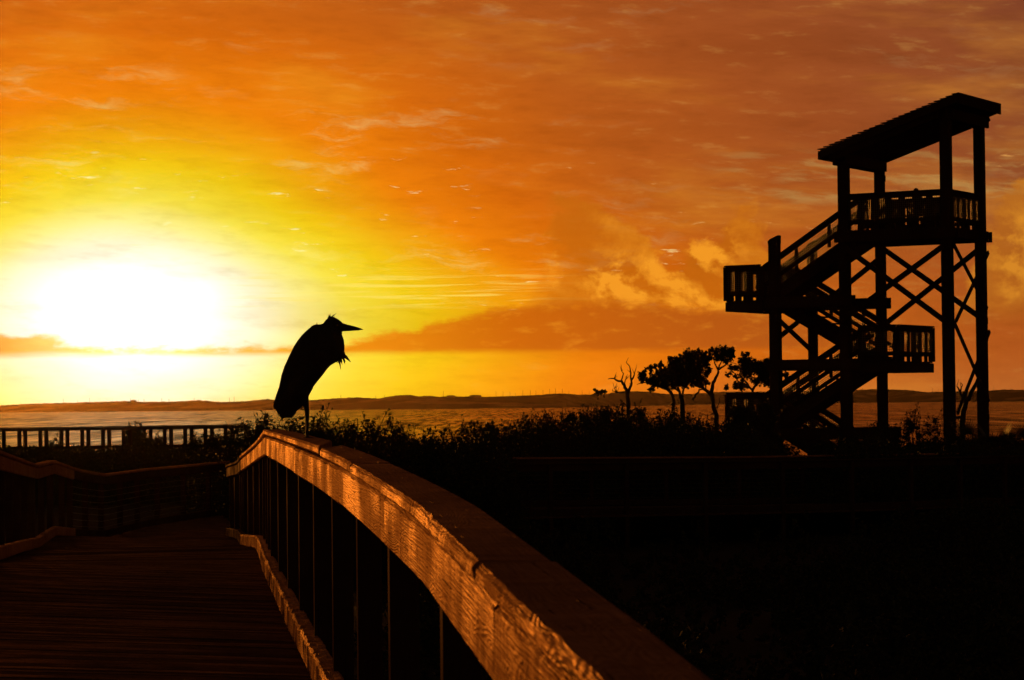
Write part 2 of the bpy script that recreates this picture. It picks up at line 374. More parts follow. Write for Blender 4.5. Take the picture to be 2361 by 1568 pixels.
for px in pxs:
    D = shore_dist(px); s0 = at(px, 930, D); s0.z = WATER-.6
    top = crest_pt(px); jag = .5*mnoise.noise(V((px*.11, 0, 0)))+.35*mnoise.noise(V((px*.37, 0, 4)))
    colm = [V((s0.x, s0.y-6, s0.z))]
    for t in (.0, .12, .3, .5, .7, .85, .95):
        p = s0.lerp(top, t); p.z = WATER+.15+(top.z-WATER)*(t**1.35)*.95+1.2*t*mnoise.noise(V((px*.03, t*5, 1)))
        colm.append(p)
    p = top.copy(); p.z += jag; colm.append(p)
    q = top+(top-s0).normalized()*90; q.z = top.z-3; colm.append(q)
    q = top+(top-s0).normalized()*600; q.z = WATER+1; colm.append(q)
    rows.append([tuple(c) for c in colm])
mb.quadstrip(rows, pxs, list(range(len(rows[0])+1)), closed=False, caps=False)
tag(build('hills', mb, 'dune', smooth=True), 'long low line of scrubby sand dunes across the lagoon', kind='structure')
# haze box
def haze_mat():
    m = bpy.data.materials.new('haze'); m.use_nodes = True; nt = m.node_tree; nt.nodes.clear()
    o = nt.nodes.new('ShaderNodeOutputMaterial'); v = nt.nodes.new('ShaderNodeVolumePrincipled')
    v.inputs['Color'].default_value = (.95, .66, .36, 1); v.inputs['Density'].default_value = .0000065; v.inputs['Anisotropy'].default_value = .84
    nt.links.new(v.outputs[0], o.inputs['Volume']); return m
M['haze'] = haze_mat()
mb = MB()
x0, x1, y0, y1, z0, z1 = -2600, 2600, -420, 3500, -7.5, 42
mb.v = [(x0, y0, z0), (x1, y0, z0), (x1, y1, z0), (x0, y1, z0), (x0, y0, z1), (x1, y0, z1), (x1, y1, z1), (x0, y1, z1)]
mb.f = [(0, 3, 2, 1), (4, 5, 6, 7), (0, 1, 5, 4), (1, 2, 6, 5), (2, 3, 7, 6), (3, 0, 4, 7)]; mb.uv = [((0, 0),)*4]*6
tag(build('haze', mb, 'haze'), 'warm morning haze over the lagoon', 'haze', kind='stuff')

# ------------------------------------------------------------------ boardwalk paths
def catmull(pts, step=.05):
    P = [V(p) for p in pts]; P = [P[0]*2-P[1]]+P+[P[-1]*2-P[-2]]; out = []
    for i in range(1, len(P)-2):
        n = max(2, int((P[i+1]-P[i]).length/step))
        for k in range(n):
            t = k/n; a, b, c, d = P[i-1:i+3]
            out.append(.5*((2*b)+(c-a)*t+(2*a-5*b+4*c-d)*t*t+(3*b-a-3*c+d)*t**3))
    out.append(P[-2]); return out
class Path:
    def __init__(s, pts, step=.05, straight=False):
        s.p = [V(q) for q in pts] if straight else catmull(pts, step); s.s = [0.]
        for a, b in zip(s.p, s.p[1:]): s.s.append(s.s[-1]+(b-a).length)
        s.sa = np.array(s.s); s.L = s.s[-1]; s.pa = np.array([tuple(q) for q in s.p])
    def at(s, d): return V([float(np.interp(d, s.sa, s.pa[:, k])) for k in range(3)])
    def frame(s, d):
        a, b = s.at(max(0, d-.15)), s.at(min(s.L, d+.15)); t = (b-a).normalized()
        return s.at(d), t, V((t.y, -t.x, 0)).normalized()     # pos, tangent, right
    def s_of_y(s, y): return float(np.interp(y, s.pa[:, 1], s.sa))
def board(mb, path, s0, s1, a0, a1, z0, z1, step=.06, jag=.0, skew0=0., skew1=0., zo=0., seed=0., round_=.010):
    """plank swept along a path: a0..a1 across (right +), z0..z1 relative to the path height"""
    n = max(2, int((s1-s0)/step)); rings = []; us = []
    w, h = a1-a0, z1-z0; e = round_
    prof = [(0, e), (e, 0), (w*.5, 0), (w-e, 0), (w, e), (w, h-e), (w-e, h), (w*.5, h+.0), (e, h), (0, h-e)]
    per = [0]
    for (p, q), (p2, q2) in zip(prof, prof[1:]+prof[:1]): per.append(per[-1]+math.hypot(p2-p, q2-q))
    for i in range(n+1):
        d = s0+(s1-s0)*i/n; ring = []
        for j, (a, z) in enumerate(prof):
            fr = a/w; sk = (skew0*(1-i/n)+skew1*(i/n))*fr
            p, t, r = path.frame(min(path.L, max(0, d+sk)))
            ja = jag*mnoise.noise(V((d*9+seed, j*1.7, 1)))+jag*.6*mnoise.noise(V((d*31+seed, j*2.1, 6)))
            if j in (2, 7): ja *= .2
            q = p+r*(a0+a+(ja if a < w*.5 else -ja)*.8)+V((0, 0, z0+z+zo+(ja*.6 if z > h*.5 else 0)))
            ring.append(tuple(q))
        rings.append(ring); us.append(d+seed*3.1)
    mb.quadstrip(rings, us, [x+seed*.73 for x in per])
def rail_drop(Y): return .18+.19*math.exp(-(Y-2.5)/3.2)+.0009*max(0, Y-10)      # handrail height below the eye
RR = []
for px_, py_ in ((1640, 1860), (1480, 1678), (1378, 1568), (1320, 1509), (1261, 1449), (1184, 1376), (1128, 1321), (1089, 1282), (1046, 1240), (1007, 1202), (968, 1166), (909, 1126), (855, 1093), (812, 1069), (769, 1047), (722, 1028), (660, 1008), (609, 992)):
    lo_, hi_ = 1., 40.
    for _ in range(40):
        m_ = (lo_+hi_)/2
        if -at(px_, py_, m_).z > rail_drop(m_): hi_ = m_
        else: lo_ = m_
    q_ = at(px_, py_, lo_); RR.append((q_.x, q_.y, q_.z))
RR2 = [RR[-1], (-2.63, 26.2, -.365), (-3.07, 29.5, -.51), (-3.40, 31.9, -.62)]
RR3 = [(-3.40, 31.9, -.62), (-3.95, 36.5, -.79), (-4.57, 41.0, -.97), (-4.45, 46, -1.15), (-3.0, 50.5, -1.2), (0, 53.2, -1.25), (7, 56, -1.3), (12, 60, -1.35)]
LL = [(-2.3, 1.3, -.32), (-2.50, 3.4, -.32), (-2.75, 6.6, -.24), (-3.1, 9.6, -.21), (-3.5, 12.4, -.18), (-4.0, 16.6, -.19), (-4.6, 21.8, -.22), (-5.22, 26.1, -.43), (-5.95, 31.2, -.63), (-6.42, 34.7, -.77), (-6.78, 38.0, -.785), (-7.02, 41.0, -.96)]
LL2 = [(-7.02, 41.0, -.96), (-7.08, 42.0, -1.02), (-7.12, 44.8, -1.17), (-7.0, 49.4, -1.19), (-6.1, 55, -1.19), (-3, 57.8, -1.22), (5, 59.4, -1.3), (11, 63, -1.35)]
pr, pr2, pr3, pl, pl2 = Path(RR), Path(RR2), Path(RR3), Path(LL, straight=True), Path(LL2, straight=True)
RAIL = 1.12
# ---- deck planks
mb = MB()
Rall = Path(RR+RR2[1:]+RR3[1:]); Lall = Path(LL+LL2[1:])
NP = int((Rall.L+Lall.L)/2/.146)
# match the two sides by piecewise arc parameters so planks stay square to the walk
key_r = [0, Rall.s_of_y(RR[-1][1]), Rall.s_of_y(31.9), Rall.s_of_y(41), Rall.L]
ly = Lall
key_l = [0, Lall.s_of_y(21.8), Lall.s_of_y(33.5), Lall.s_of_y(44.5), Lall.L]
for i in range(NP):
    t0, t1 = i/NP, (i+.955)/NP; q = []
    for t in (t0, t1):
        sr_ = float(np.interp(t, [0, .28, .45, .59, 1], key_r)); sl_ = float(np.interp(t, [0, .28, .45, .59, 1], key_l))
        q.append((Rall.at(sr_), Lall.at(sl_)))
    dz = random.uniform(-.002, .002); tl = random.uniform(-.0013, .0013); seed = i*1.37
    rings = []; us = []; nseg = 6
    for k in range(nseg+1):
        f = -.03+1.06*k/nseg
        a = q[0][0].lerp(q[0][1], f); b = q[1][0].lerp(q[1][1], f)
        z = -RAIL+dz; wv = .003*mnoise.noise(V((f*3, seed, 0)))
        rings.append([(a.x, a.y, a.z+z-tl+wv-.038), (b.x, b.y, b.z+z+tl+wv-.038), (b.x, b.y, b.z+z+tl+wv-.004), (b.x*.96+a.x*.04, b.y*.96+a.y*.04, b.z+z+tl+wv), (a.x*.96+b.x*.04, a.y*.96+b.y*.04, a.z+z-tl+wv), (a.x, a.y, a.z+z-tl+wv-.004)])
        us.append(k*.45+seed)
    mb.quadstrip(rings, us, [x+seed*.7 for x in (0, .14, .17, .18, .31, .32, .36)])
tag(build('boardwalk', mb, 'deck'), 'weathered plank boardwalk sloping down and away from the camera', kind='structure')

# ---- railings
def post(path, s, a, top=-.045, bot=None, w=.09, parent=None, m='post', name='post'):
    p, t, r = path.frame(s); mb = MB(); b = p+r*a
    zb = -RAIL-.9 if bot is None else bot
    mb.bar(b+V((0, 0, zb)), b+V((0, 0, top)), w, w, side=r)
    return build(name, mb, m, parent)
def railing_run(root, path, breaks, side, seed, cables=False, post_step=1.75, kerb=True, jag=.003, w=.14, fas=.145, m='rail', first_post=.6, capm=None, capbreaks=None, step=.06):
    """side=+1: the structure lies to the right of the path line (path = inner top edge)"""
    for i, (s0, s1) in enumerate(zip(breaks, breaks[1:])):
        mb = MB(); A = (.004, .042) if side > 0 else (-.042, -.004)
        board(mb, path, s0+.004, s1-.004, A[0], A[1], -.045-fas, -.046, seed=seed+i*5, jag=jag*.7, zo=random.uniform(-.003, .003), step=step)
        build('fascia_board', mb, m, root)
    for i, (s0, s1) in enumerate(zip(capbreaks, capbreaks[1:])):
        mb = MB(); A = (-.008, w) if side > 0 else (-w, .008)
        board(mb, path, s0+.005, s1-.005, A[0], A[1], -.040, 0, seed=seed+i*7+2, jag=jag, zo=random.uniform(-.002, .005), step=step)
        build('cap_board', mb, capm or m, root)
    if kerb:
        kb = [0]+[b_+.7 for b_ in breaks[1:-1]]+[path.L]
        for i, (s0, s1) in enumerate(zip(kb, kb[1:])):
            mb = MB(); A = (-.01, .075) if side > 0 else (-.075, .01)
            board(mb, path, s0+.004, s1-.004, A[0], A[1], -RAIL+.012, -RAIL+.145, seed=seed+i*3+1, jag=jag*4.5, zo=random.uniform(-.006, .006), step=step*.8)
            build('kerb_board', mb, m, root)
    s = first_post; ps = []
    while s < path.L:
        ps.append(s); post(path, s, side*.092, parent=root); s += post_step*random.uniform(.93, 1.07)
    if cables:
        for k in range(7):
            z = -.30-.105*k; mb = MB()
            mb.tube([path.frame(min(path.L, d))[0]+path.frame(min(path.L, d))[2]*side*.05+V((0, 0, z)) for d in np.arange(0, path.L+.3, .6)], .003, 5)
            build('cable', mb, 'cable', root)
def thing_at(path, label, group='railings of the near boardwalk'):
    p = path.at(path.L*.5); return thing('boardwalk_railing', (p.x, p.y, p.z-RAIL-.6), label, 'railing', group)
Sy = pr.s_of_y
r1 = thing_at(pr, 'broad wooden handrail sweeping from the bottom right corner, lit orange, with the bird on it')
br = [0, Sy(4.3), Sy(7.4), Sy(10.0), Sy(14.2), Sy(17.6), pr.L]
# cap boards by hand: two meet at a stagger under the bird
for i, (a, b, k0, k1, zo, w, a0) in enumerate([(0, Sy(4.55), 0, 0, -.002, .148, -.004), (Sy(4.56), Sy(8.9), 0, 0, 0, .138, -.008), (Sy(8.93), Sy(11.22), 0, .75, .002, .14, -.008), (Sy(11.32), Sy(17.4), 1.6, 0, .010, .14, -.010), (Sy(17.42), pr.L, 0, 0, .006, .14, -.010)]):
    mb = MB(); board(mb, pr, a, b, a0, w, -.040, 0, seed=i*7+3, jag=.0035, skew0=k0, skew1=k1, zo=zo, step=.05)
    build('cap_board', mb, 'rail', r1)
railing_run(r1, pr, br, 1, 11., post_step=1.75, capbreaks=[0], first_post=Sy(6.05)-3.5)
r2 = thing_at(pr2, 'short ramp section of handrail bending down past the crest behind the bird')
railing_run(r2, pr2, [0, pr2.L*.55, pr2.L], 1, 31., capbreaks=[0, pr2.L*.5, pr2.L], first_post=.3)
r3 = thing_at(pr3, 'far right-hand handrail running on behind the crest and turning right')
railing_run(r3, pr3, [0, 5, 10, 15, 20, pr3.L], 1, 41., m='post', capbreaks=[0, 4, 9, 14, 19, pr3.L], step=.12, first_post=1.2)  # boards in the darker wood: the shade on them is in the colour
r4 = thing_at(pl, 'left handrail entering at the left edge with a bright flat kink in it')
railing_run(r4, pl, [0, 4, 8.2, 12.4, 16.5, 20.5, 25, 29.5, 33.8, 37.1, pl.L], -1, 51., capbreaks=[0, 4.5, 9, 13, 17, 21, 25.5, 30, 33.8, 37.1, pl.L], step=.1)
r5 = thing_at(pl2, 'left handrail beyond the kink, cable filled, curving right across the end of the walk')
railing_run(r5, pl2, [0, 3.8, 7.4, 10.4, 15, 20, 25, pl2.L], -1, 61., m='post', capm='rail', cables=True, capbreaks=[0, 3.8, 7.4, 10.2, 14.7, 20.5, 26, pl2.L], step=.1, first_post=.1)  # shaded boards coloured with darker wood, caps kept lighter as the lit tops

# ---- far walkway by the water, left
def far_walk():
    for b_off, lab in ((0, 'near-side railing of the distant walkway in front of the bright water'), (1.5, 'far-side railing of the distant walkway, seen through the nearer posts')):
        A, B = at(-140, 979.5, 134+b_off*1.0), at(535, 977, 139+b_off)
        A.z = B.z = -1.02 - (0 if b_off == 0 else .012)
        if b_off: A.x += .75; B.x += .75; A.y += .5
        root = thing('boardwalk_railing', ((A.x+B.x)/2, (A.y+B.y)/2, -3.2), lab, 'railing', 'railings of the far walkway')
        mb = MB(); mb.bar(A+V((0, 0, -.02)), B+V((0, 0, -.02)), .16, .05); build('cap_board', mb, 'tower', root)
        mb = MB(); mb.bar(A+V((0, -.06, -.13)), B+V((0, -.06, -.13)), .04, .16); build('fascia_board', mb, 'tower', root)
        mb = MB(); mb.bar(A+V((0, -.06, -1.1)), B+V((0, -.06, -1.1)), .06, .14); build('bottom_rail', mb, 'tower', root)
        n = int((B-A).length/1.07)
        for i in range(n+1):
            p = A.lerp(B, i/n); mb = MB(); mb.bar(p+V((0, 0, -2.4)), p+V((0, 0, -.05)), .21, .14); build('post', mb, 'tower', root)
    A, B = at(-140, 1022, 135.2), at(535, 1020, 140.2); A.z = B.z = -2.22
    mb = MB(); n = 140
    for i in range(n):
        p, q = A.lerp(B, (i+.04)/n), A.lerp(B, (i+.96)/n)
        mb.bar(p+V((0, -.0, 0)), q+V((0, 0, 0)), 1.7, .05)
    tag(build('boardwalk', mb, 'deck'), 'distant plank walkway crossing in front of the water', kind='structure')
far_walk()

# ------------------------------------------------------------------ heron
def heron():
    # outline in centimetre-ish drawing units: (height row, back x, front x), 1 unit = .000615 m, origin at foot (600,1490)
    S = .2239*14/F
    rp = min(pr.p, key=lambda p: abs(p.y-14.0)); Yb = 14.0
    foot = V((at(709, 1013, Yb).x, Yb, rp.z+.006))
    def P(x, y, d=0): return V((foot.x+(x-598)*S, foot.y+d, foot.z+(1492-y)*S))
    root = thing('heron', foot, 'large hunched heron silhouetted on the handrail, bill pointing right', 'bird')
    rows = [(318, 690, 735, 14), (332, 660, 800, 40), (352, 638, 890, 62), (385, 598, 935, 88), (430, 552, 958, 105), (480, 512, 975, 118), (540, 472, 982, 126), (600, 442, 980, 128), (650, 416, 978, 124),
            (680, 403, 950, 120), (705, 392, 900, 116), (740, 374, 838, 112), (780, 360, 800, 108), (840, 340, 755, 102), (900, 328, 705, 95), (950, 317, 664, 88), (1000, 300, 640, 80), (1050, 281, 612, 70), (1100, 266, 600, 58), (1140, 254, 575, 45), (1180, 262, 520, 34), (1210, 290, 485, 28), (1246, 305, 462, 24), (1278, 335, 430, 12)]
    mb = MB(); rings = []; n = 20
    for y, xa, xb, th in rows:
        xa -= 7; xb += 7; th *= 1.08
        cxm, hw = (xa+xb)/2, (xb-xa)/2
        rings.append([tuple(P(cxm+hw*math.cos(2*math.pi*k/n), y, th*S*math.sin(2*math.pi*k/n))) for k in range(n)])
    mb.quadstrip(rings, [i*.04 for i in range(len(rings))], [k*.02 for k in range(n+1)])
    # head + bill: lofted along x
    hd = [(742, 322, 6, 6), (770, 330, 22, 20), (795, 322, 48, 36), (822, 318, 66, 44), (850, 314, 74, 48), (885, 318, 74, 48), (920, 329, 66, 42), (948, 339, 55, 32), (972, 350, 44, 24), (1020, 357, 35, 19), (1090, 364, 24, 14), (1150, 371, 13, 8), (1187, 377, 1.5, 1.5)]
    rings = []
    for x, y, hh, th in hd:
        rings.append([tuple(P(x, y-hh*math.cos(2*math.pi*k/n), th*S*math.sin(2*math.pi*k/n))) for k in range(n)])
    mb.quadstrip(rings, [i*.03 for i in range(len(rings))], [k*.02 for k in range(n+1)])
    # neck folded behind the throat
    mb.tube([P(800, 345), P(850, 380), P(890, 430), P(880, 520), P(820, 600)], [.030, .036, .044, .05, .05], 12)
    # thighs and legs (one stands, one tucked just behind)
    for d, xo in ((-.018, 0), (.030, -12)):
        mb.tube([P(540+xo, 1020, d), P(572+xo, 1090, d), P(590+xo, 1150, d), P(597+xo, 1200, d)], [.036, .026, .017, .012], 10)
        mb.tube([P(597+xo, 1195, d), P(602+xo, 1250, d), P(600+xo, 1330, d), P(598+xo, 1480, d)], [.0125, .011, .009, .0085], 8)
        fx = 598+xo
        for tx, td in ((70, -.028), (85, 0), (66, .028), (-48, .004)):
            mb.tube([P(fx, 1480, d), P(fx+tx*.5, 1486, d+td*.6), P(fx+tx, 1490, d+td)], [.007, .005, .003], 6)
    me = bpy.data.meshes.new('body'); off = foot
    me.from_pydata([tuple(V(v)-off) for v in mb.v], [], mb.f); me.materials.append(M['bird'])
    b = bpy.data.objects.new('body', me); link(b, root)
    md = b.modifiers.new('merge', 'REMESH'); md.mode = 'VOXEL'; md.voxel_size = .003; md.use_smooth_shade = True
    sm = b.modifiers.new('smooth', 'SMOOTH'); sm.factor = .4; sm.iterations = 2
    def plume(name, pts, r0):
        m2 = MB(); pts = [P(*p) for p in pts]; k = len(pts)
        m2.tube(pts, [r0*(1-i/(k-1))+.0006 for i in range(k)], 6); build(name, m2, 'bird', root, smooth=True)
    for q in ([(820, 290), (828, 250), (848, 206)], [(835, 285), (852, 245), (905, 206)], [(845, 290), (868, 262), (888, 228)], [(815, 300), (812, 272), (834, 226)], [(712, 328), (706, 312), (703, 296)], [(855, 290), (880, 258), (884, 238)], [(826, 290), (838, 250), (842, 222)]):
        plume('crest_plume', [(x, y, random.uniform(-.012, .012)) for x, y in q], .006 if q[0][0] > 715 else .003)
    for _ in range(9):
        x_, y_ = random.uniform(815, 860), random.uniform(285, 300); plume('crest_plume', [(x_, y_, random.uniform(-.015, .015)), (x_+random.uniform(-6, 16), y_-32, random.uniform(-.015, .015)), (x_+random.uniform(-16, 42), y_-random.uniform(48, 78), random.uniform(-.02, .02))], .004)
    for q in ([(930, 640), (975, 670), (1000, 705)], [(950, 640), (1000, 668), (1052, 712)], [(920, 660), (935, 710), (947, 785)], [(900, 650), (925, 700), (940, 745)], [(940, 650), (958, 700), (962, 742)], [(880, 670), (872, 705), (868, 728)], [(960, 610), (990, 640), (1005, 670)], [(950, 650), (985, 690), (990, 735)], [(965, 630), (1010, 655), (1030, 690)], [(900, 665), (905, 700), (920, 722)], [(970, 600), (985, 625), (992, 655)]):
        plume('breast_plume', [(x, y, random.uniform(-.02, .02)) for x, y in q], .008)
        plume('breast_plume', [(x+random.uniform(-14, 10), y+random.uniform(-18, 6), random.uniform(-.03, .03)) for x, y in q], .007)
    for q in ([(300, 1150), (290, 1190), (320, 1232)], [(360, 1180), (360, 1215), (372, 1250)], [(420, 1180), (425, 1215), (440, 1246)], [(280, 1120), (262, 1160), (268, 1195)]):
        plume('tail_feather', [(x, y, random.uniform(-.02, .02)) for x, y in q], .012)
    m2 = MB(); m2.ellipsoid(P(915, 330, -.0205), (.006, .003, .006)); build('eye', m2, 'eye', root, smooth=True)
heron()

# ------------------------------------------------------------------ observation tower
U_ = V((.857, -.515, 0)).normalized(); W_ = V((U_.y*-1, U_.x, 0))
A0 = V((9.47, 72.59, 0)); FW = 2.6; GZ = -3.3
def T(a, b, z): p = A0+U_*a+W_*b; return V((p.x, p.y, z))
LC, LE = 3.08, -2.19
tower = thing('observation_tower', T(.4, 1.3, GZ), 'tall open timber lookout tower with a slanted roof and switchback stairs', 'tower')
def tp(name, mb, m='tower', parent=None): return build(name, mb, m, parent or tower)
for (a, b, z1, w) in ((0, 0, 6.75, .285), (0, FW, 6.85, .26), (LC, 0, 7.95, .285), (LC, FW, 7.9, .275)):
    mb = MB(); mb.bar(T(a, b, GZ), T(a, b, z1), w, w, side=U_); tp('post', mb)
for b, w in ((0, .29), (FW, .24)):                         # stair posts with a slanted weathered top
    mb = MB(); mb.bar(T(LE, b, GZ), T(LE, b, 4.50), w, w, side=U_)
    rr = [[tuple(T(LE+da*w/2, b+db*w/2, z)) for da, db, z in q] for q in
          ([(-1, -1, 4.50), (1, -1, 4.50), (1, 1, 4.50), (-1, 1, 4.50)], [(-1, -1, 4.58), (1, -1, 4.70), (1, 1, 4.72), (-1, 1, 4.60)])]
    mb.quadstrip(rr, [0, .2], [0, .2, .4, .6, .8]); 
    mb.quadstrip([rr[1], [tuple(T(LE+da*w/2, b+db*w/2, z)) for da, db, z in [(-.7, -.7, 4.64), (1, -.8, 4.74), (1, .8, 4.75), (-.7, .8, 4.66)]]], [0, .1], [0, .2, .4, .6, .8]); tp('post', mb)
# small bolt heads / plates that break the post outlines
for (a, b, z, s) in ((LC, FW, 2.2, 1), (LC, FW, 1.72, 1), (LC, FW, -.55, 1), (0, 0, -.3, 1), (LE, 0, 1.45, -1), (LE, 0, 2.6, -1), (0, FW, 6.45, 1)):
    mb = MB(); p = T(a+s*.12, b+.02*s, z); mb.bar(p+V((0, 0, -.09)), p+V((0, 0, .09)), .09, .12, side=U_); tp('bolt_plate', mb)
# roof
def roofz(a): return 7.11+(a+.607)*(8.44-7.11)/(LC+.504+.607)
a_lo, a_hi, b_lo, b_hi = -.607, LC+.504, -.324, FW+.324
mb = MB()
L = a_hi-a_lo
rf = [[tuple(T(a, b, roofz(a)-t)) for a, b, t in q] for q in ([(a_lo, b_lo, .05), (a_hi, b_lo, .05), (a_hi, b_lo, .09), (a_lo, b_lo, .09)], [(a_lo, b_hi, .05), (a_hi, b_hi, .05), (a_hi, b_hi, .09), (a_lo, b_hi, .09)])]
mb.quadstrip(rf, [0, 3.2], [0, 4.2, 4.25, 8.4, 8.5]); roof = tp('roof', mb)
mb = MB(); nsh = 24
for i in range(nsh):                                       # overlapping shingle courses
    for j in range(10):
        a = a_lo-.04+(L+.04)*i/nsh; b0 = b_lo-.03+(b_hi-b_lo+.06)*j/10; b1 = b_lo-.03+(b_hi-b_lo+.06)*(j+1)/10
        zz = random.uniform(0, .012)
        mb.bar(T(a, (b0+b1)/2, roofz(a)+.012+zz), T(a+L/nsh*1.25, (b0+b1)/2, roofz(a+L/nsh*1.25)-.028), (b1-b0)*.985, .022, side=W_)
build('shingles', mb, 'shingle', roof)
for (p, q, h, w) in ((T(a_lo+.02, b_lo-.02, roofz(a_lo)-.16), T(a_hi, b_lo-.02, roofz(a_hi)-.16), .20, .04), (T(a_lo+.02, b_hi+.02, roofz(a_lo)-.16), T(a_hi, b_hi+.02, roofz(a_hi)-.16), .20, .04),
                     (T(a_lo, b_lo-.04, roofz(a_lo)-.17), T(a_lo, b_hi+.04, roofz(a_lo)-.17), .24, .04), (T(a_hi+.02, b_lo-.04, roofz(a_hi)-.16), T(a_hi+.02, b_hi+.04, roofz(a_hi)-.16), .31, .04)):
    mb = MB(); mb.bar(p, q, w, h); build('fascia', mb, 'tower', roof)
for b in np.linspace(0, FW, 6):
    mb = MB(); mb.bar(T(a_lo+.05, b, roofz(a_lo+.05)-.19), T(a_hi-.03, b, roofz(a_hi-.03)-.19), .05, .19); build('rafter', mb, 'tower', roof)
for b in (-.15, FW+.15):
    mb = MB(); mb.bar(T(a_lo+.25, b, roofz(a_lo+.25)-.30), T(a_hi-.25, b, roofz(a_hi-.25)-.30), .06, .26); build('rafter', mb, 'tower', roof)
mb = MB(); mb.bar(T(0-.17, -.30, 6.79), T(-.17, FW+.1, 6.79), .07, .30); tp('header_beam', mb)
mb = MB(); mb.bar(T(.16, -.15, 6.80), T(.16, FW+.1, 6.80), .07, .30); tp('header_beam', mb)
mb = MB(); mb.bar(T(LC+.14, -.30, 7.90), T(LC+.14, FW+.36, 7.90), .07, .30); tp('header_beam', mb)
mb = MB(); mb.bar(T(LC-.14, -.30, 7.90), T(LC-.14, FW+.30, 7.90), .07, .30); tp('header_beam', mb)

def platform(name, a0, a1, b0, b1, zf, rim=.27):
    root = None; mb = MB(); n = max(3, int((a1-a0)/.15))
    for i in range(n):
        x0_, x1_ = a0+(a1-a0)*i/n, a0+(a1-a0)*(i+.95)/n; xm = (x0_+x1_)/2
        mb.bar(T(xm, b0, zf-.02), T(xm, b1, zf-.02), x1_-x0_, .04)
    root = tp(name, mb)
    for p, q in ((T(a0, b0, 0), T(a1, b0, 0)), (T(a0, b1, 0), T(a1, b1, 0)), (T(a0, b0, 0), T(a0, b1, 0)), (T(a1, b0, 0), T(a1, b1, 0))):
        m2 = MB(); d = (q-p).normalized()*.02; m2.bar(V((p.x-d.x, p.y-d.y, zf-.045-rim/2)), V((q.x+d.x, q.y+d.y, zf-.045-rim/2)), .045, rim); build('rim_joist', m2, 'tower', root)
    for k in range(1, int((b1-b0)/.4)):
        b = b0+k*.4; m2 = MB(); m2.bar(T(a0+.03, b, zf-.14), T(a1-.03, b, zf-.14), .04, .18); build('joist', m2, 'tower', root)
    return root
def rail_panel(p, q, zp, zq, wname='railing', hgt=1.03, step=.43, mesh=True, low=.215):
    """railing between two plan points; zp, zq = floor/nosing height at each end"""
    P0, Q0 = V((p.x, p.y, zp)), V((q.x, q.y, zq)); L_ = (V((q.x, q.y, 0))-V((p.x, p.y, 0))).length
    mb = MB(); mb.bar(P0+V((0, 0, hgt-.02)), Q0+V((0, 0, hgt-.02)), .15, .04); root = tp(wname, mb)
    mb = MB(); mb.bar(P0+V((0, 0, hgt-.11)), Q0+V((0, 0, hgt-.11)), .045, .14); build('top_board', mb, 'tower', root)
    mb = MB(); mb.bar(P0+V((0, 0, low)), Q0+V((0, 0, low)), .045, .12); build('bottom_board', mb, 'tower', root)
    n = max(1, round(L_/step)); nrm = V((-(q.y-p.y), q.x-p.x, 0)).normalized()
    for i in range(n+1):
        c = P0.lerp(Q0, i/n); mb = MB(); mb.bar(c+nrm*.035+V((0, 0, low-.215)), c+nrm*.035+V((0, 0, hgt-.05)), .205 if step < 1 else .10, .035, side=(q-p).normalized()*1.0 if abs(zq-zp) < .01 else V((q.x-p.x, q.y-p.y, 0)).normalized()); build('baluster', mb, 'tower', root)
    if mesh:
        mb = MB(); nv = int(L_/.06)
        def wbar(a, b): mb.bar(a, b, .012, .012)
        for i in range(1, nv):
            c = P0.lerp(Q0, i/nv); wbar(c+V((0, 0, low+.05)), c+V((0, 0, hgt-.15)))
        nh = int((hgt-.2-low)/.06)
        for k in range(1, nh):
            z = low+.05+k*.06; wbar(P0+V((0, 0, z)), Q0+V((0, 0, z)))
        build('wire_mesh', mb, 'wire', root)
    return root
ZT, Z1, Z2, Z3 = 4.79, 2.90, 1.06, -.80
# top platform and its rails
platform('platform', .0, LC, 0, FW, ZT, .25)
for b in (0, FW):
    for s in (-.15, .15):
        mb = MB(); mb.bar(T(-.25, b+s*1.0, 4.60), T(LC+.29, b+s*1.0, 4.60), .05, .30); tp('floor_beam', mb)
rail_panel(T(.1, -.02, 0), T(LC-.1, -.02, 0), ZT, ZT)
rail_panel(T(.1, FW+.02, 0), T(LC-.1, FW+.02, 0), ZT, ZT)
rail_panel(T(LC+.02, .1, 0), T(LC+.02, FW-.1, 0), ZT, ZT)
rail_panel(T(0, 1.35, 0), T(0, FW-.1, 0), ZT, ZT)
# landings: left (Z1, Z3), right (Z2)
def landing(a0, a1, zf, open_side):
    platform('landing', a0, a1, -.02, FW+.02, zf)
    outer = a0 if open_side == 'R' else a1
    rail_panel(T(a0+.02, -.03, 0), T(a1-.05, -.03, 0), zf, zf)
    rail_panel(T(a0+.02, FW+.03, 0), T(a1-.05, FW+.03, 0), zf, zf)
    rail_panel(T(outer, 0, 0), T(outer, FW, 0), zf, zf)
landing(LE-1.55, LE-.40, Z1, 'R'); landing(LE-1.55, LE-.40, Z3, 'R')
landing(.45, 1.57, Z2, 'L')
def beam_level(z, h=.32, a0=LE-.30, a1=.22):
    for b in (0, FW):
        mb = MB(); mb.bar(T(a0, b+.15, z), T(a1, b+.15, z), .05, h); tp('floor_beam', mb)
        mb = MB(); mb.bar(T(a0, b-.15, z), T(a1, b-.15, z), .05, h); tp('floor_beam', mb)
for z in (2.82-.02, .995, -.98): beam_level(z, a0=LE-.28 if z > 2 or z < 0 else LE-.2, a1=.24 if z > 2 else .5)
for zb, s in ((Z1, -1), (Z3, -1), (Z2, 1)):               # cantilever joists of the landings
    for b in (.0, FW):
        a0, a1 = (LE-1.5, LE) if s < 0 else (0, 1.5)
        mb = MB(); mb.bar(T(a0, b+.08, zb-.19), T(a1, b+.08, zb-.19), .05, .24); tp('floor_beam', mb)
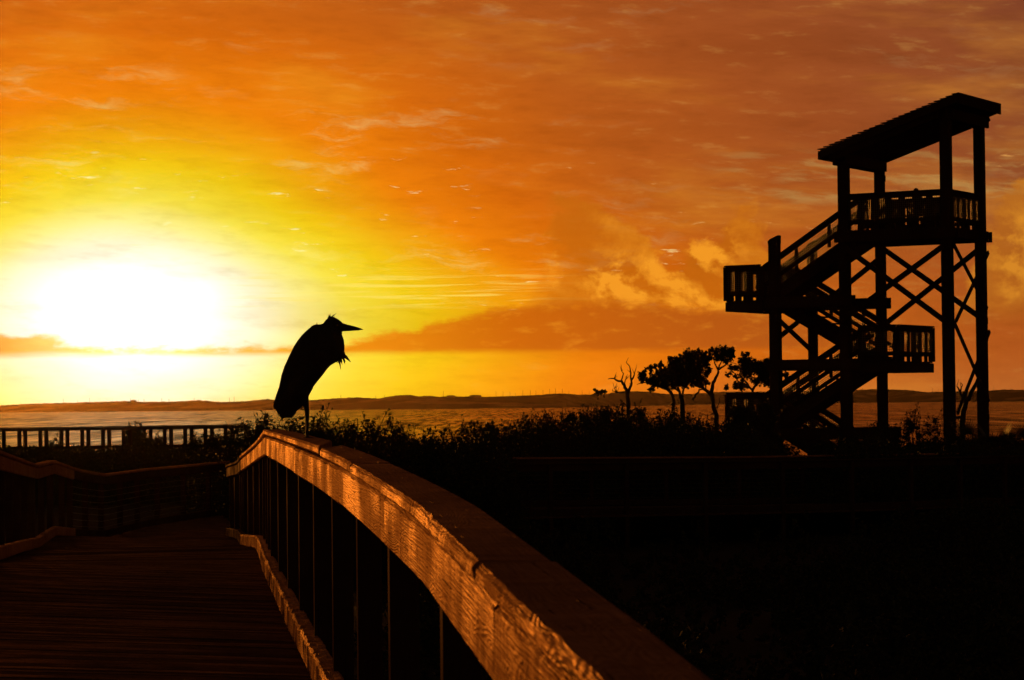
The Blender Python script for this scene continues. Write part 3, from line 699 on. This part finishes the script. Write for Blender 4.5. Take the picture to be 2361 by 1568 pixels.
def flight(aL, zL, aR, zR, b0, b1, n=9):
    """stair flight between (aL,zL) and (aR,zR)"""
    mb = MB(); mb.bar(T(aL, b0, zL-.16), T(aR, b0, zR-.16), .05, .30); root = tp('stair_flight', mb)
    m2 = MB(); m2.bar(T(aL, b1, zL-.16), T(aR, b1, zR-.16), .05, .30); build('stringer', m2, 'tower', root)
    for i in range(n):
        f = (i+.5)/n; a = aL+(aR-aL)*f; z = zL+(zR-zL)*f+.04
        m2 = MB(); m2.bar(T(a, b0+.03, z), T(a, b1-.03, z), .28, .045); build('tread', m2, 'tower', root)
    for b in (b0, b1):
        rail_panel(T(aL+.05, b, 0), T(aR-.05, b, 0), zL+.02, zR+.02, 'stair_railing', hgt=.98, step=1.1, low=.38)
aL, aR = LE-.45, .55
flight(aL, Z1, aR, ZT, .10, 1.18); flight(aL, Z3, aR, Z2, .10, 1.18)
flight(aL, Z1, aR, Z2, 1.42, 2.5); flight(aL, Z3, aR+.6, -3.0, 1.42, 2.5)
# cross bracing
def brace(p, q, w=.05, h=.155):
    mb = MB(); mb.bar(p, q, w, h); tp('brace', mb)
def zpx(a, b, py):       # height that appears at row py above this plan point
    p = T(a, b, 0); px = 1180.5+F*p.x/p.y; lo, hi = -5., 12.
    for _ in range(30):
        m_ = (lo+hi)/2
        q = V((p.x, p.y, m_)); ry = 784-F*q.dot(up)/q.dot(fwd)
        if ry > py: lo = m_
        else: hi = m_
    return lo
o1 = -.17
brace(T(0, o1, zpx(0, o1, 566)), T(LC, o1, zpx(LC, o1, 742))); brace(T(0, o1-.06, zpx(0, o1, 738)), T(LC, o1-.06, zpx(LC, o1, 566)))
o2 = FW+.17
brace(T(0, o2, zpx(0, o2, 573)), T(LC, o2, zpx(LC, o2, 738))); brace(T(0, o2+.06, zpx(0, o2, 748)), T(LC, o2+.06, zpx(LC, o2, 566)))
brace(T(LE, o2, zpx(LE, o2, 716)), T(0, o2, zpx(0, o2, 590)))
for ya, yb in ((560, 712), (742, 925)):
    brace(T(LC+.17, 0, zpx(LC+.17, 0, ya)), T(LC+.17, FW, zpx(LC+.17, FW, yb)), .05, .12)
    brace(T(LC+.23, 0, zpx(LC+.17, 0, yb+28)), T(LC+.23, FW, zpx(LC+.17, FW, ya+22)), .05, .12)
brace(T(LE, 0, zpx(LE, 0, 730)), T(LE, FW, zpx(LE, FW, 812)), .05, .15); brace(T(LE-.06, 0, zpx(LE, 0, 788)), T(LE-.06, FW, zpx(LE, FW, 718)), .05, .15)
brace(T(LE, 0, zpx(LE, 0, 905)), T(LE, FW, zpx(LE, FW, 990)), .05, .15)

# bench and sitter on the top platform
bench = thing('bench', T(1.9, .5, ZT), 'small slatted wooden bench behind the top platform rail of the tower', 'bench')
mb = MB()
for b in (.34, .47, .60): mb.bar(T(1.25, b, ZT+.36), T(2.65, b, ZT+.36), .11, .035)
build('seat', mb, 'tower', bench)
mb = MB()
for z in (.62, .78): mb.bar(T(1.25, .24, ZT+z), T(2.65, .24, ZT+z), .03, .11)
build('backrest', mb, 'tower', bench)
for a in (1.35, 2.55):
    for b in (.27, .6):
        mb = MB(); mb.bar(T(a, b, ZT), T(a, b, ZT+(.84 if b < .3 else .42)), .07, .07); build('leg', mb, 'tower', bench)
def sitter():
    # faces -a (towards the stairs), leaning forward, forearms raised over the knees
    a0, b0, z0 = 2.22, .47, ZT+.37
    def L(f, s, z): return T(a0-f, b0+s, z0+z)
    vs, es, rs = [], [], []
    def v(p, r): vs.append(p-root_p); rs.append(r); return len(vs)-1
    root_p = T(a0, b0, ZT)
    root = thing('person', root_p, 'person in dark clothes sitting on the tower bench, leaning forward', 'person')
    pel = v(L(0, 0, .09), (.13, .15)); waist = v(L(.04, 0, .24), (.11, .14)); ch = v(L(.12, 0, .42), (.12, .17)); nb = v(L(.17, 0, .54), (.07, .08)); nk = v(L(.20, 0, .60), (.05, .055)); hd = v(L(.22, 0, .69), (.085, .075)); ht = v(L(.20, 0, .78), (.075, .07))
    es += [(pel, waist), (waist, ch), (ch, nb), (nb, nk), (nk, hd), (hd, ht)]
    nose = v(L(.325, 0, .69), (.012, .012)); es.append((hd, nose))
    for s in (-1, 1):
        hip = v(L(.05, s*.10, .06), (.09, .09)); kn = v(L(.42, s*.13, .10), (.062, .062)); an = v(L(.34, s*.12, -.36), (.042, .042)); toe = v(L(.50, s*.13, -.43), (.035, .045))
        es += [(pel, hip), (hip, kn), (kn, an), (an, toe)]
        sh = v(L(.15, s*.19, .47), (.055, .055)); elb = v(L(.34, s*.20, .26), (.042, .042)); wr = v(L(.50, s*.08, .36), (.028, .028)); pm = v(L(.56, s*.05, .39), (.03, .018))
        es += [(ch, sh), (sh, elb), (elb, wr), (wr, pm)]
        for k in range(4):
            f1 = v(L(.61, s*.05-s*.02+.012*k, .40+.006*k), (.009, .009)); f2 = v(L(.63, s*.03+.010*k-.02, .375+.008*k), (.008, .008)); es += [(pm, f1), (f1, f2)]
        th = v(L(.585, s*.015, .37), (.009, .009)); es.append((pm, th))
    me = bpy.data.meshes.new('body'); me.from_pydata([tuple(p) for p in vs], es, []); me.materials.append(M['cloth'])
    o = bpy.data.objects.new('body', me); link(o, root)
    sk = o.modifiers.new('skin', 'SKIN'); sk.use_smooth_shade = True
    for i, r_ in enumerate(rs): me.skin_vertices[0].data[i].radius = r_
    me.skin_vertices[0].data[0].use_root = True
    sb = o.modifiers.new('sub', 'SUBSURF'); sb.levels = 1; sb.render_levels = 1
sitter()

# ------------------------------------------------------------------ vegetation
def clump_leaves(c, r, n, squash=.8, shell=.35):
    """leaf positions in an uneven cluster: sprigs of leaves round random centres"""
    k = max(4, n//13); cen = rng.normal(size=(k, 3)); cen /= np.linalg.norm(cen, axis=1)[:, None]
    cen *= (rng.uniform(0, 1, k)**shell)[:, None]*np.array([1, 1, squash])*r
    idx = rng.integers(0, k, n); p = cen[idx]*.97+np.clip(rng.normal(size=(n, 3)), -2, 2)*r*.14
    return p+np.array(c)
def branch_poly(mb, pts, r0, r1, n=6, wob=.0):
    q = []
    for i, p in enumerate(pts[:-1]):
        for t in (0, .5): 
            m_ = V(p).lerp(V(pts[i+1]), t); 
            if t or i: m_ += V((random.uniform(-1, 1), random.uniform(-1, 1), random.uniform(-1, 1)))*wob
            q.append(m_)
    q.append(V(pts[-1])); k = len(q)
    mb.tube(q, [r0+(r1-r0)*i/(k-1) for i in range(k)], n)
def z6(x, y, Y): return at(.2051*x+1331.8, .2051*y+756.7, Y)
def tree(label, Y, trunks, clumps, leaf=.034, dens=1.0, name='oak_tree', group='twisted scrub oaks left of the tower'):
    base = z6(*trunks[0][0][0], Y); base.z = ground_z(base.x, base.y)
    root = thing(name, base, label, 'tree', group)
    s = .2051*Y/F                                              # metres per drawing unit at this distance
    mt = MB(); first = True
    for pts, r0, r1 in trunks:
        P3 = []; dy = random.uniform(-.3, .3)
        for i, (x, y) in enumerate(pts): P3.append(z6(x, y, Y+dy*i*.35))
        if pts[0][1] > 780 and r0 > .03: P3.insert(0, V((P3[0].x+random.uniform(-.1, .1), P3[0].y, base.z-.1)))
        branch_poly(mt, P3, r0, r1, wob=.02)
    mc = MB(); pts_all = []
    for (x, y, r) in clumps:
        Yc = Y+random.uniform(-1, 1)*r*s*1.2; c = z6(x, y, Yc); rr_ = r*s
        n = int(dens*1500*(rr_/.25)**2)+20
        pts_all.append(clump_leaves(c, rr_*1.42, n, .85, .55))
        for _ in range(4):
            o_ = rng.normal(size=3); o_ /= np.linalg.norm(o_); cc_ = V(c)+V(tuple(o_*rr_*1.25)); pts_all.append(clump_leaves(cc_, rr_*random.uniform(.2, .4), 60, 1.)); mt.tube([V(c), cc_], [.010, .004], 4)
        # twigs joining the clump to its nearest trunk point
        for _ in range(5):
            e = V(c)+V(tuple(rng.normal(size=3)*rr_*.75)); st = V(c)+V((0, 0, -rr_*.6))
            mt.tube([st, (st+e)/2+V((0, 0, .03)), e], [.014, .009, .004], 5)
        near = min((V(v_) for v_ in mt.v[::7]), key=lambda q: (q-V(c)).length)
        mt.tube([near, (near+V(c))/2+V((0, 0, -.04)), V(c)], [.022, .016, .010], 6)
    build('trunk', mt, 'bark', root, smooth=True)
    if pts_all:
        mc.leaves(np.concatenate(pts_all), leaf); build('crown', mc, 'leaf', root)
    return root
def dead(label, Y, segs, name='dead_tree', group=None):
    base = z6(*segs[0][0][0], Y); root = thing(name, V((base.x, base.y, ground_z(base.x, base.y))), label, 'tree', group)
    mt = MB()
    for i, (pts, r0, r1) in enumerate(segs):
        P3 = [z6(x, y, Y+.08*j*(1 if i % 2 else -1)) for j, (x, y) in enumerate(pts)]
        if i == 0: P3.insert(0, V((base.x, base.y, root.location.z-.1)))
        branch_poly(mt, P3, r0, r1, wob=.012)
        for _ in range(3):
            j = random.randrange(1, len(P3)); q = P3[j]; mt.tube([q, q+V((random.uniform(-.12, .12), 0, random.uniform(.05, .2)))], [.010, .004], 5)
    build('trunk', mt, 'bark', root, smooth=True); return root
dead('bare dead tree with forked grey branches left of the oaks', 70, [([(565, 830), (548, 700), (520, 640), (490, 600), (430, 590), (410, 565), (340, 572)], .07, .010),
    ([(560, 740), (600, 640), (605, 590), (640, 520), (652, 470)], .045, .010), ([(605, 590), (595, 500), (580, 430), (545, 385)], .030, .008), ([(490, 600), (515, 510), (495, 485)], .022, .008),
    ([(520, 640), (540, 580), (570, 550)], .022, .008), ([(545, 715), (440, 720), (390, 705)], .028, .010), ([(440, 720), (415, 680)], .016, .008)])
tree('low leaning oak at the left end of the oak clump, branches reaching left', 73, [([(1072, 810), (1050, 720), (1000, 680), (940, 665), (880, 650), (800, 620), (720, 610), (665, 632)], .065, .008), ([(900, 655), (820, 610), (760, 560), (720, 520), (665, 490)], .035, .008), ([(1000, 680), (960, 600), (930, 500), (935, 430)], .035, .010)],
    [(740, 545, 48), (760, 510, 30), (815, 470, 34), (822, 440, 20), (880, 430, 24), (940, 425, 30), (940, 390, 14), (905, 570, 72), (975, 520, 60), (870, 615, 42), (830, 680, 30), (945, 630, 50), (725, 590, 22), (800, 590, 30), (960, 470, 34), (910, 500, 30), (1000, 640, 34), (850, 560, 34)], dens=.8)
tree('rounded oak in the middle of the oak clump', 74, [([(1168, 810), (1145, 715), (1110, 620), (1100, 500), (1085, 400)], .06, .015), ([(1190, 810), (1178, 720), (1205, 650), (1240, 600), (1250, 500)], .05, .012), ([(1145, 715), (1060, 640), (1030, 560)], .035, .010)],
    [(1110, 390, 68), (1045, 345, 26), (1060, 470, 62), (1170, 440, 70), (1090, 550, 80), (1180, 560, 66), (1140, 340, 30), (1150, 300, 14), (1040, 560, 50), (1200, 500, 50), (1150, 630, 40), (1060, 630, 48), (1215, 640, 36), (1000, 600, 44), (1120, 460, 50)])
tree('tallest oak, its trunk forking low into two leafy crowns', 72, [([(1556, 975), (1530, 880), (1505, 770), (1470, 715), (1420, 680), (1385, 620), (1350, 500), (1320, 380)], .085, .015), ([(1512, 780), (1505, 690), (1515, 640), (1545, 590), (1572, 530), (1585, 470), (1640, 430), (1700, 380), (1745, 320)], .07, .010),
    ([(1583, 470), (1545, 400), (1522, 330)], .032, .008), ([(1585, 470), (1605, 390), (1625, 300)], .032, .008), ([(1440, 690), (1425, 600), (1400, 500)], .03, .010), ([(1285, 805), (1335, 735), (1375, 695), (1430, 690)], .03, .025), ([(1400, 670), (1340, 650), (1240, 640)], .025, .010), ([(1565, 900), (1590, 830), (1605, 760)], .022, .006), ([(1700, 380), (1780, 400), (1800, 420)], .012, .005)],
    [(1225, 300, 40), (1275, 300, 56), (1335, 270, 40), (1420, 290, 42), (1390, 340, 46), (1250, 380, 62), (1320, 420, 80), (1400, 430, 60), (1455, 400, 32), (1465, 470, 34), (1300, 530, 76), (1370, 560, 60), (1440, 520, 34), (1235, 600, 40), (1370, 630, 36), (1245, 470, 50), (1310, 620, 40), (1480, 330, 26), (1440, 360, 36), (1350, 490, 50), (1455, 610, 24),
     (1505, 250, 26), (1560, 270, 46), (1620, 240, 44), (1690, 250, 46), (1745, 265, 26), (1640, 310, 56), (1700, 320, 44), (1570, 340, 34), (1735, 310, 24), (1655, 370, 34), (1490, 290, 18)])
tree('dense oak partly behind the left post of the tower', 76.5, [([(1978, 810), (1960, 690), (1905, 620), (1850, 560), (1800, 520)], .06, .012), ([(1965, 700), (2010, 640), (2060, 560), (2110, 480)], .045, .012), ([(1850, 640), (1800, 600), (1740, 520), (1700, 490)], .028, .008)],
    [(1885, 300, 34), (1860, 360, 44), (1925, 380, 52), (1870, 430, 64), (1960, 450, 70), (1890, 510, 60), (2030, 400, 50), (2060, 480, 76), (2130, 400, 54), (2150, 360, 24), (2140, 500, 70), (2075, 580, 56), (1765, 460, 34), (1715, 430, 26), (1690, 520, 26), (1850, 650, 52), (1780, 640, 34), (1680, 670, 28), (2000, 590, 44), (2150, 620, 50), (2300, 510, 44), (2350, 540, 30), (1780, 540, 26)])
tree('low leafless-looking sprig on the ridge left of the dead tree', 66, [([(225, 800), (215, 740), (195, 690)], .02, .005), ([(225, 760), (262, 720), (268, 690)], .015, .005), ([(300, 780), (300, 720), (305, 690)], .015, .005)],
    [(215, 730, 22), (262, 720, 18), (302, 712, 14), (190, 690, 8)], dens=.6, name='sapling', group='low shrubs along the ridge')

def shrub(label, px, ytop, w_px, Y, leaf=.045, dens=1., ybot=None, loose=1., group='low shrubs along the ridge', name='shrub'):
    c = at(px, ytop, Y); gz = ground_z(c.x, c.y); hw = w_px/2*Y/F
    root = thing(name, (c.x, c.y, gz), label, 'shrub', group)
    P_ = []; mt = MB(); h = c.z-gz; nst = 7
    for i in range(nst):
        a = i/nst*6.28; e = V((c.x+hw*.7*math.cos(a), c.y+hw*.7*math.sin(a), gz+h*random.uniform(.7, .95)))
        mt.tube([V((c.x, c.y, gz-.05)), V((c.x, c.y, gz)).lerp(e, .5)+V((.05, 0, .1)), e], [.03, .02, .006], 5)
    ncl = max(5, int(10*dens))
    for i in range(ncl*2):
        x = random.uniform(-1, 1); y = random.uniform(-1, 1); env = math.sqrt(max(.04, 1-x*x*.9))
        rr_ = hw*random.uniform(.22, .42); z = gz+h*env*random.uniform(.45, .9)-rr_*.3
        P_.append(clump_leaves((c.x+x*hw, c.y+y*hw*.8, z), rr_, int(900*(rr_/.25)**2*dens)+30, 1.))
    for i in range(int((22 if Y < 50 else 12)*loose)):                      # shoots that stick out of the top
        x = random.uniform(-1, 1); env = math.sqrt(max(.04, 1-x*x*.9)); b = V((c.x+x*hw, c.y+random.uniform(-.4, .4)*hw, gz+h*(.55+.27*env))); sh_ = min(.55, h*.25)*random.uniform(.35, 1.); t = b+V((random.uniform(-.5, .5)*sh_, random.uniform(-.5, .5)*sh_, sh_))
        mt.tube([b, t], [.008, .003], 4)
        n = 26; f = rng.uniform(0, 1, n)[:, None]; P_.append(np.array(b)*(1-f)+np.array(t)*f+rng.normal(size=(n, 3))*(.02+.05*(1-f)))
    build('stems', mt, 'bark', root)
    m2 = MB(); m2.leaves(np.concatenate(P_), leaf); build('foliage', m2, 'leaf', root)
    return root
SHR = [
 ('feathery shrub behind the tail of the bird', 596, 936, 90, 40), ('open shrub rising left of the bird over the water', 548, 958, 80, 44), ('shrub at the foot of the bird, just right of its leg', 730, 922, 70, 42),
 ('lacy shrub with twin tips right of the bird', 812, 938, 60, 43), ('broad lacy shrub, second to the right of the bird', 858, 944, 66, 44), ('thin shrub in front of the water, third right of the bird', 918, 953, 50, 45),
 ('rounded bush standing alone before the water', 1070, 953, 62, 60), ('low bush right of the rounded lone bush', 1130, 962, 90, 62), ('ridge shrub where the water narrows', 1205, 942, 90, 64), ('ridge shrub below the low houses skyline gap', 1262, 938, 80, 64),
 ('bushy shrub with a tall spray, left part of the high thicket', 1318, 922, 70, 64), ('highest dark bush of the ridge, left of the dead tree', 1400, 906, 130, 66), ('dark bush under the dead tree', 1470, 915, 60, 68), ('thin brush between dead tree and leaning oak', 1500, 955, 60, 66), ('dense bush below the middle oak', 1560, 922, 90, 69),
 ('low brush around the tall oak base', 1618, 950, 70, 70), ('dense brush hiding the lower left landing of the tower', 1705, 906, 86, 69.2), ('dense brush against the foot of the front stair post', 1762, 903, 80, 69.6),
 ('round-headed shrub between the right tower posts', 2104, 926, 48, 66), ('smaller round-headed shrub beside the tall right post', 2157, 937, 26, 66), ('spreading brush under the tower floor', 2035, 958, 110, 66), ('low brush at the base of the inner right posts', 2200, 972, 70, 68),
 ('sprawling shrub in front of the distant walkway, near its middle', 335, 992, 90, 100), ('small shrub against the posts of the distant walkway', 130, 1004, 34, 100), ('shrub with two sprays rising above the distant walkway rail', 312, 968, 54, 141), ('shrub covering the right end of the distant walkway', 470, 985, 110, 90),
 ('shrub below the lower stairs of the tower', 1905, 1000, 90, 64), ('shrub beside the foot of the front stair post', 1812, 1010, 60, 64)]
for lab, px, yt, w, Y in SHR: shrub(lab, px, yt, w, Y, leaf=.020+.00022*Y, dens=.9 if Y < 50 else (2.6 if px in (1705, 1762) else 1.3))

# palmettos
def palmetto(label, px, py, Y, nf=9, size=.55):
    c = at(px, py, Y); gz = ground_z(c.x, c.y); root = thing('palmetto', (c.x, c.y, gz), label, 'palmetto', 'saw palmettos by the tower foot')
    for i in range(nf):
        a = i/nf*6.28+random.uniform(-.3, .3); tilt = random.uniform(.2, 1.0)
        d = V((math.cos(a)*math.sin(tilt), math.sin(a)*math.sin(tilt), math.cos(tilt)))
        st = V((c.x, c.y, gz)); e = st+V((d.x*.5, d.y*.5, (c.z-gz)*random.uniform(.55, .9)))
        mb = MB(); mb.tube([st, (st+e)/2+V((0, 0, .1)), e], [.012, .010, .007], 5)
        s1 = d.cross(V((0, 0, 1))).normalized()
        for k in range(22):
            t = (k/21-.5)*3.6; q = (d*math.cos(t)+s1*math.sin(t)).normalized(); n_ = q.cross(d.cross(s1))*.018
            ln = size*random.uniform(.8, 1.05); b = len(mb.v)
            mb.v += [tuple(e-n_*.3), tuple(e+n_*.3), tuple(e+q*ln*.5+n_), tuple(e+q*ln), tuple(e+q*ln*.5-n_)]
            mb.f.append((b, b+1, b+2, b+3, b+4)); mb.uv.append(((0, 0),)*5)
        build('frond', mb, 'leaf', root)
for lab, px, py in (('palmetto with stiff fans between the two right tower posts', 2240, 962), ('palmetto just right of the outer tower post', 2295, 964), ('palmetto at the right edge of the picture', 2345, 968), ('palmetto cut off by the right edge, lowest', 2372, 985)):
    palmetto(lab, px, py, 66)
dead('broken dead trunk leaning between the two right tower posts', 71.8, [([(4321, 1064), (4340, 930), (4370, 820), (4430, 720), (4477, 640), (4505, 560)], .10, .045), ([(4345, 900), (4320, 780), (4290, 700), (4262, 650)], .06, .014), ([(4300, 730), (4310, 660), (4330, 640)], .03, .01), ([(4330, 1000), (4180, 1010), (4130, 980)], .05, .02)])

# undergrowth: one continuous mass nobody could count
def thicket(label, spots, leaf=.06):
    mb = MB(); P_ = []
    for (x, y, r, h) in spots:
        gz = ground_z(x, y); n = int(420*(r/.5)**2*max(.6, h))
        p = rng.normal(size=(n, 3)); p /= np.linalg.norm(p, axis=1)[:, None]; p *= (rng.uniform(0, 1, n)**.25)[:, None]
        k = max(4, n//16); p = p[rng.integers(0, k, n)]*.93+np.clip(rng.normal(size=(n, 3)), -1.6, 1.6)*.055
        p[:, 2] = np.abs(p[:, 2]); P_.append(p*np.array([r, r, h])+np.array([x, y, gz]))
    mb.leaves(np.concatenate(P_), leaf); return tag(build('undergrowth', mb, 'leaf'), label, 'undergrowth', kind='stuff')
sp_ = []
prof = [(480, 1015), (545, 975), (590, 945), (650, 936), (745, 940), (785, 952), (900, 962), (950, 974), (1050, 962), (1150, 958), (1200, 943), (1250, 938), (1330, 926), (1400, 908), (1450, 914), (1500, 938), (1560, 922), (1610, 948), (1700, 955), (1780, 1000), (1850, 1030), (1960, 985), (2100, 980), (2250, 985), (2420, 990)]
qx, qy = zip(*prof)
for _ in range(520):
    px = random.uniform(470, 2430); Y = random.uniform(60, 72) if px > 1150 else random.uniform(44, 62)
    if px > 1150 and Y > 68 and random.random() < .5: Y -= 4
    p = at(px, float(np.interp(px, qx, qy))+random.uniform(4, 40), Y)
    gz = ground_z(p.x, p.y); h = p.z-gz
    if h < .3: continue
    if px < 1150 and Y < 54 and -8 < p.x < -2.5: continue
    sp_.append((p.x, p.y, random.uniform(.5, 1.0), h))
thicket('dark unbroken thicket under the trees and shrubs', sp_, .042)
sp_ = []
for _ in range(430):
    px = random.uniform(-60, 700); Y = random.uniform(80, 132); p = at(px, random.uniform(1024, 1052), Y)
    h = p.z-ground_z(p.x, p.y)
    if h > .15: sp_.append((p.x, p.y, random.uniform(.7, 1.5), h))
thicket('low scrub covering the ground below the distant walkway', sp_, .06)
sp_ = []
for _ in range(420):
    x = random.uniform(-1.5, 16); y = random.uniform(20, 60)
    if y > 50 and x < 8: continue
    if x < -.04*y-.3+.5: pass
    if x < -.095*y+.9: continue
    sp_.append((x, y, random.uniform(.4, .9), random.uniform(.4, 1.1)))
thicket('low dark scrub filling the ground right of the handrail', sp_, .04)

# ------------------------------------------------------------------ far shore details
pole = None
def far_pole(px, h=7.):
    global pole
    p = crest_pt(px)
    if pole is None:
        mb = MB(); mb.tube([(0, 0, -1.5), (0, 0, 7)], [.20, .14], 5)
        pole = build('skyline_pole', mb, 'bark'); o = pole
    else: o = pole.copy(); col.objects.link(o)
    o.location = p; o.scale = (1, 1, h/7)
    tag(o, 'thin bare pole standing up from the far dune crest', 'pole', 'bare poles on the far dunes')
for px in [145, 178, 205, 300, 318, 331, 372, 390, 448, 530, 541, 786, 868, 887, 1023, 1142, 1158, 1174, 1189, 1205, 1221, 1236, 1250, 1266, 1281, 1297, 1312, 1341, 1358, 1375, 1600, 1636, 1652, 1990, 2040, 2150, 2165, 2176, 2185, 2210, 2290, 2330]:
    far_pole(px+random.uniform(-2, 2), random.uniform(1.8, 4.8))
def house(label, px, w, h, rz=.0):
    p = crest_pt(px); root = thing('beach_house', (p.x, p.y, p.z-2), label, 'house', 'houses on the far dunes'); c = root.location
    mb = MB(); mb.bar(c+V((-w/2, 0, 1+h/2)), c+V((w/2, 0, 1+h/2)), 9, h+2); wl = build('wall', mb, 'wall', root)
    mb = MB(); zt = c.z+1+h+1
    rr = [[(c.x-w/2-1, c.y-5.5, zt), (c.x-w/2-1, c.y+5.5, zt), (c.x-w/4, c.y, zt+h*.6)], [(c.x+w/2+1, c.y-5.5, zt), (c.x+w/2+1, c.y+5.5, zt), (c.x+w/4, c.y, zt+h*.6)]]
    mb.quadstrip(rr, [0, 1], [0, 1, 2, 3]); build('roof', mb, 'shingle', root)
    for k in (-.3, 0, .3):
        mb = MB(); mb.bar(c+V((w*k-.6, -4.53, 1+h*.6)), c+V((w*k+.6, -4.53, 1+h*.6)), .06, 1.4); build('window', mb, 'eye', root)
house('small stilted house on the dunes under the sun', 308, 4.5, 1.0); house('low flat house on the far dunes', 1040, 7, .7); house('wider house with a hipped roof on the far dunes', 1096, 10, .9)
print('verts', sum(len(o.data.vertices) for o in bpy.data.objects if o.type == 'MESH'))
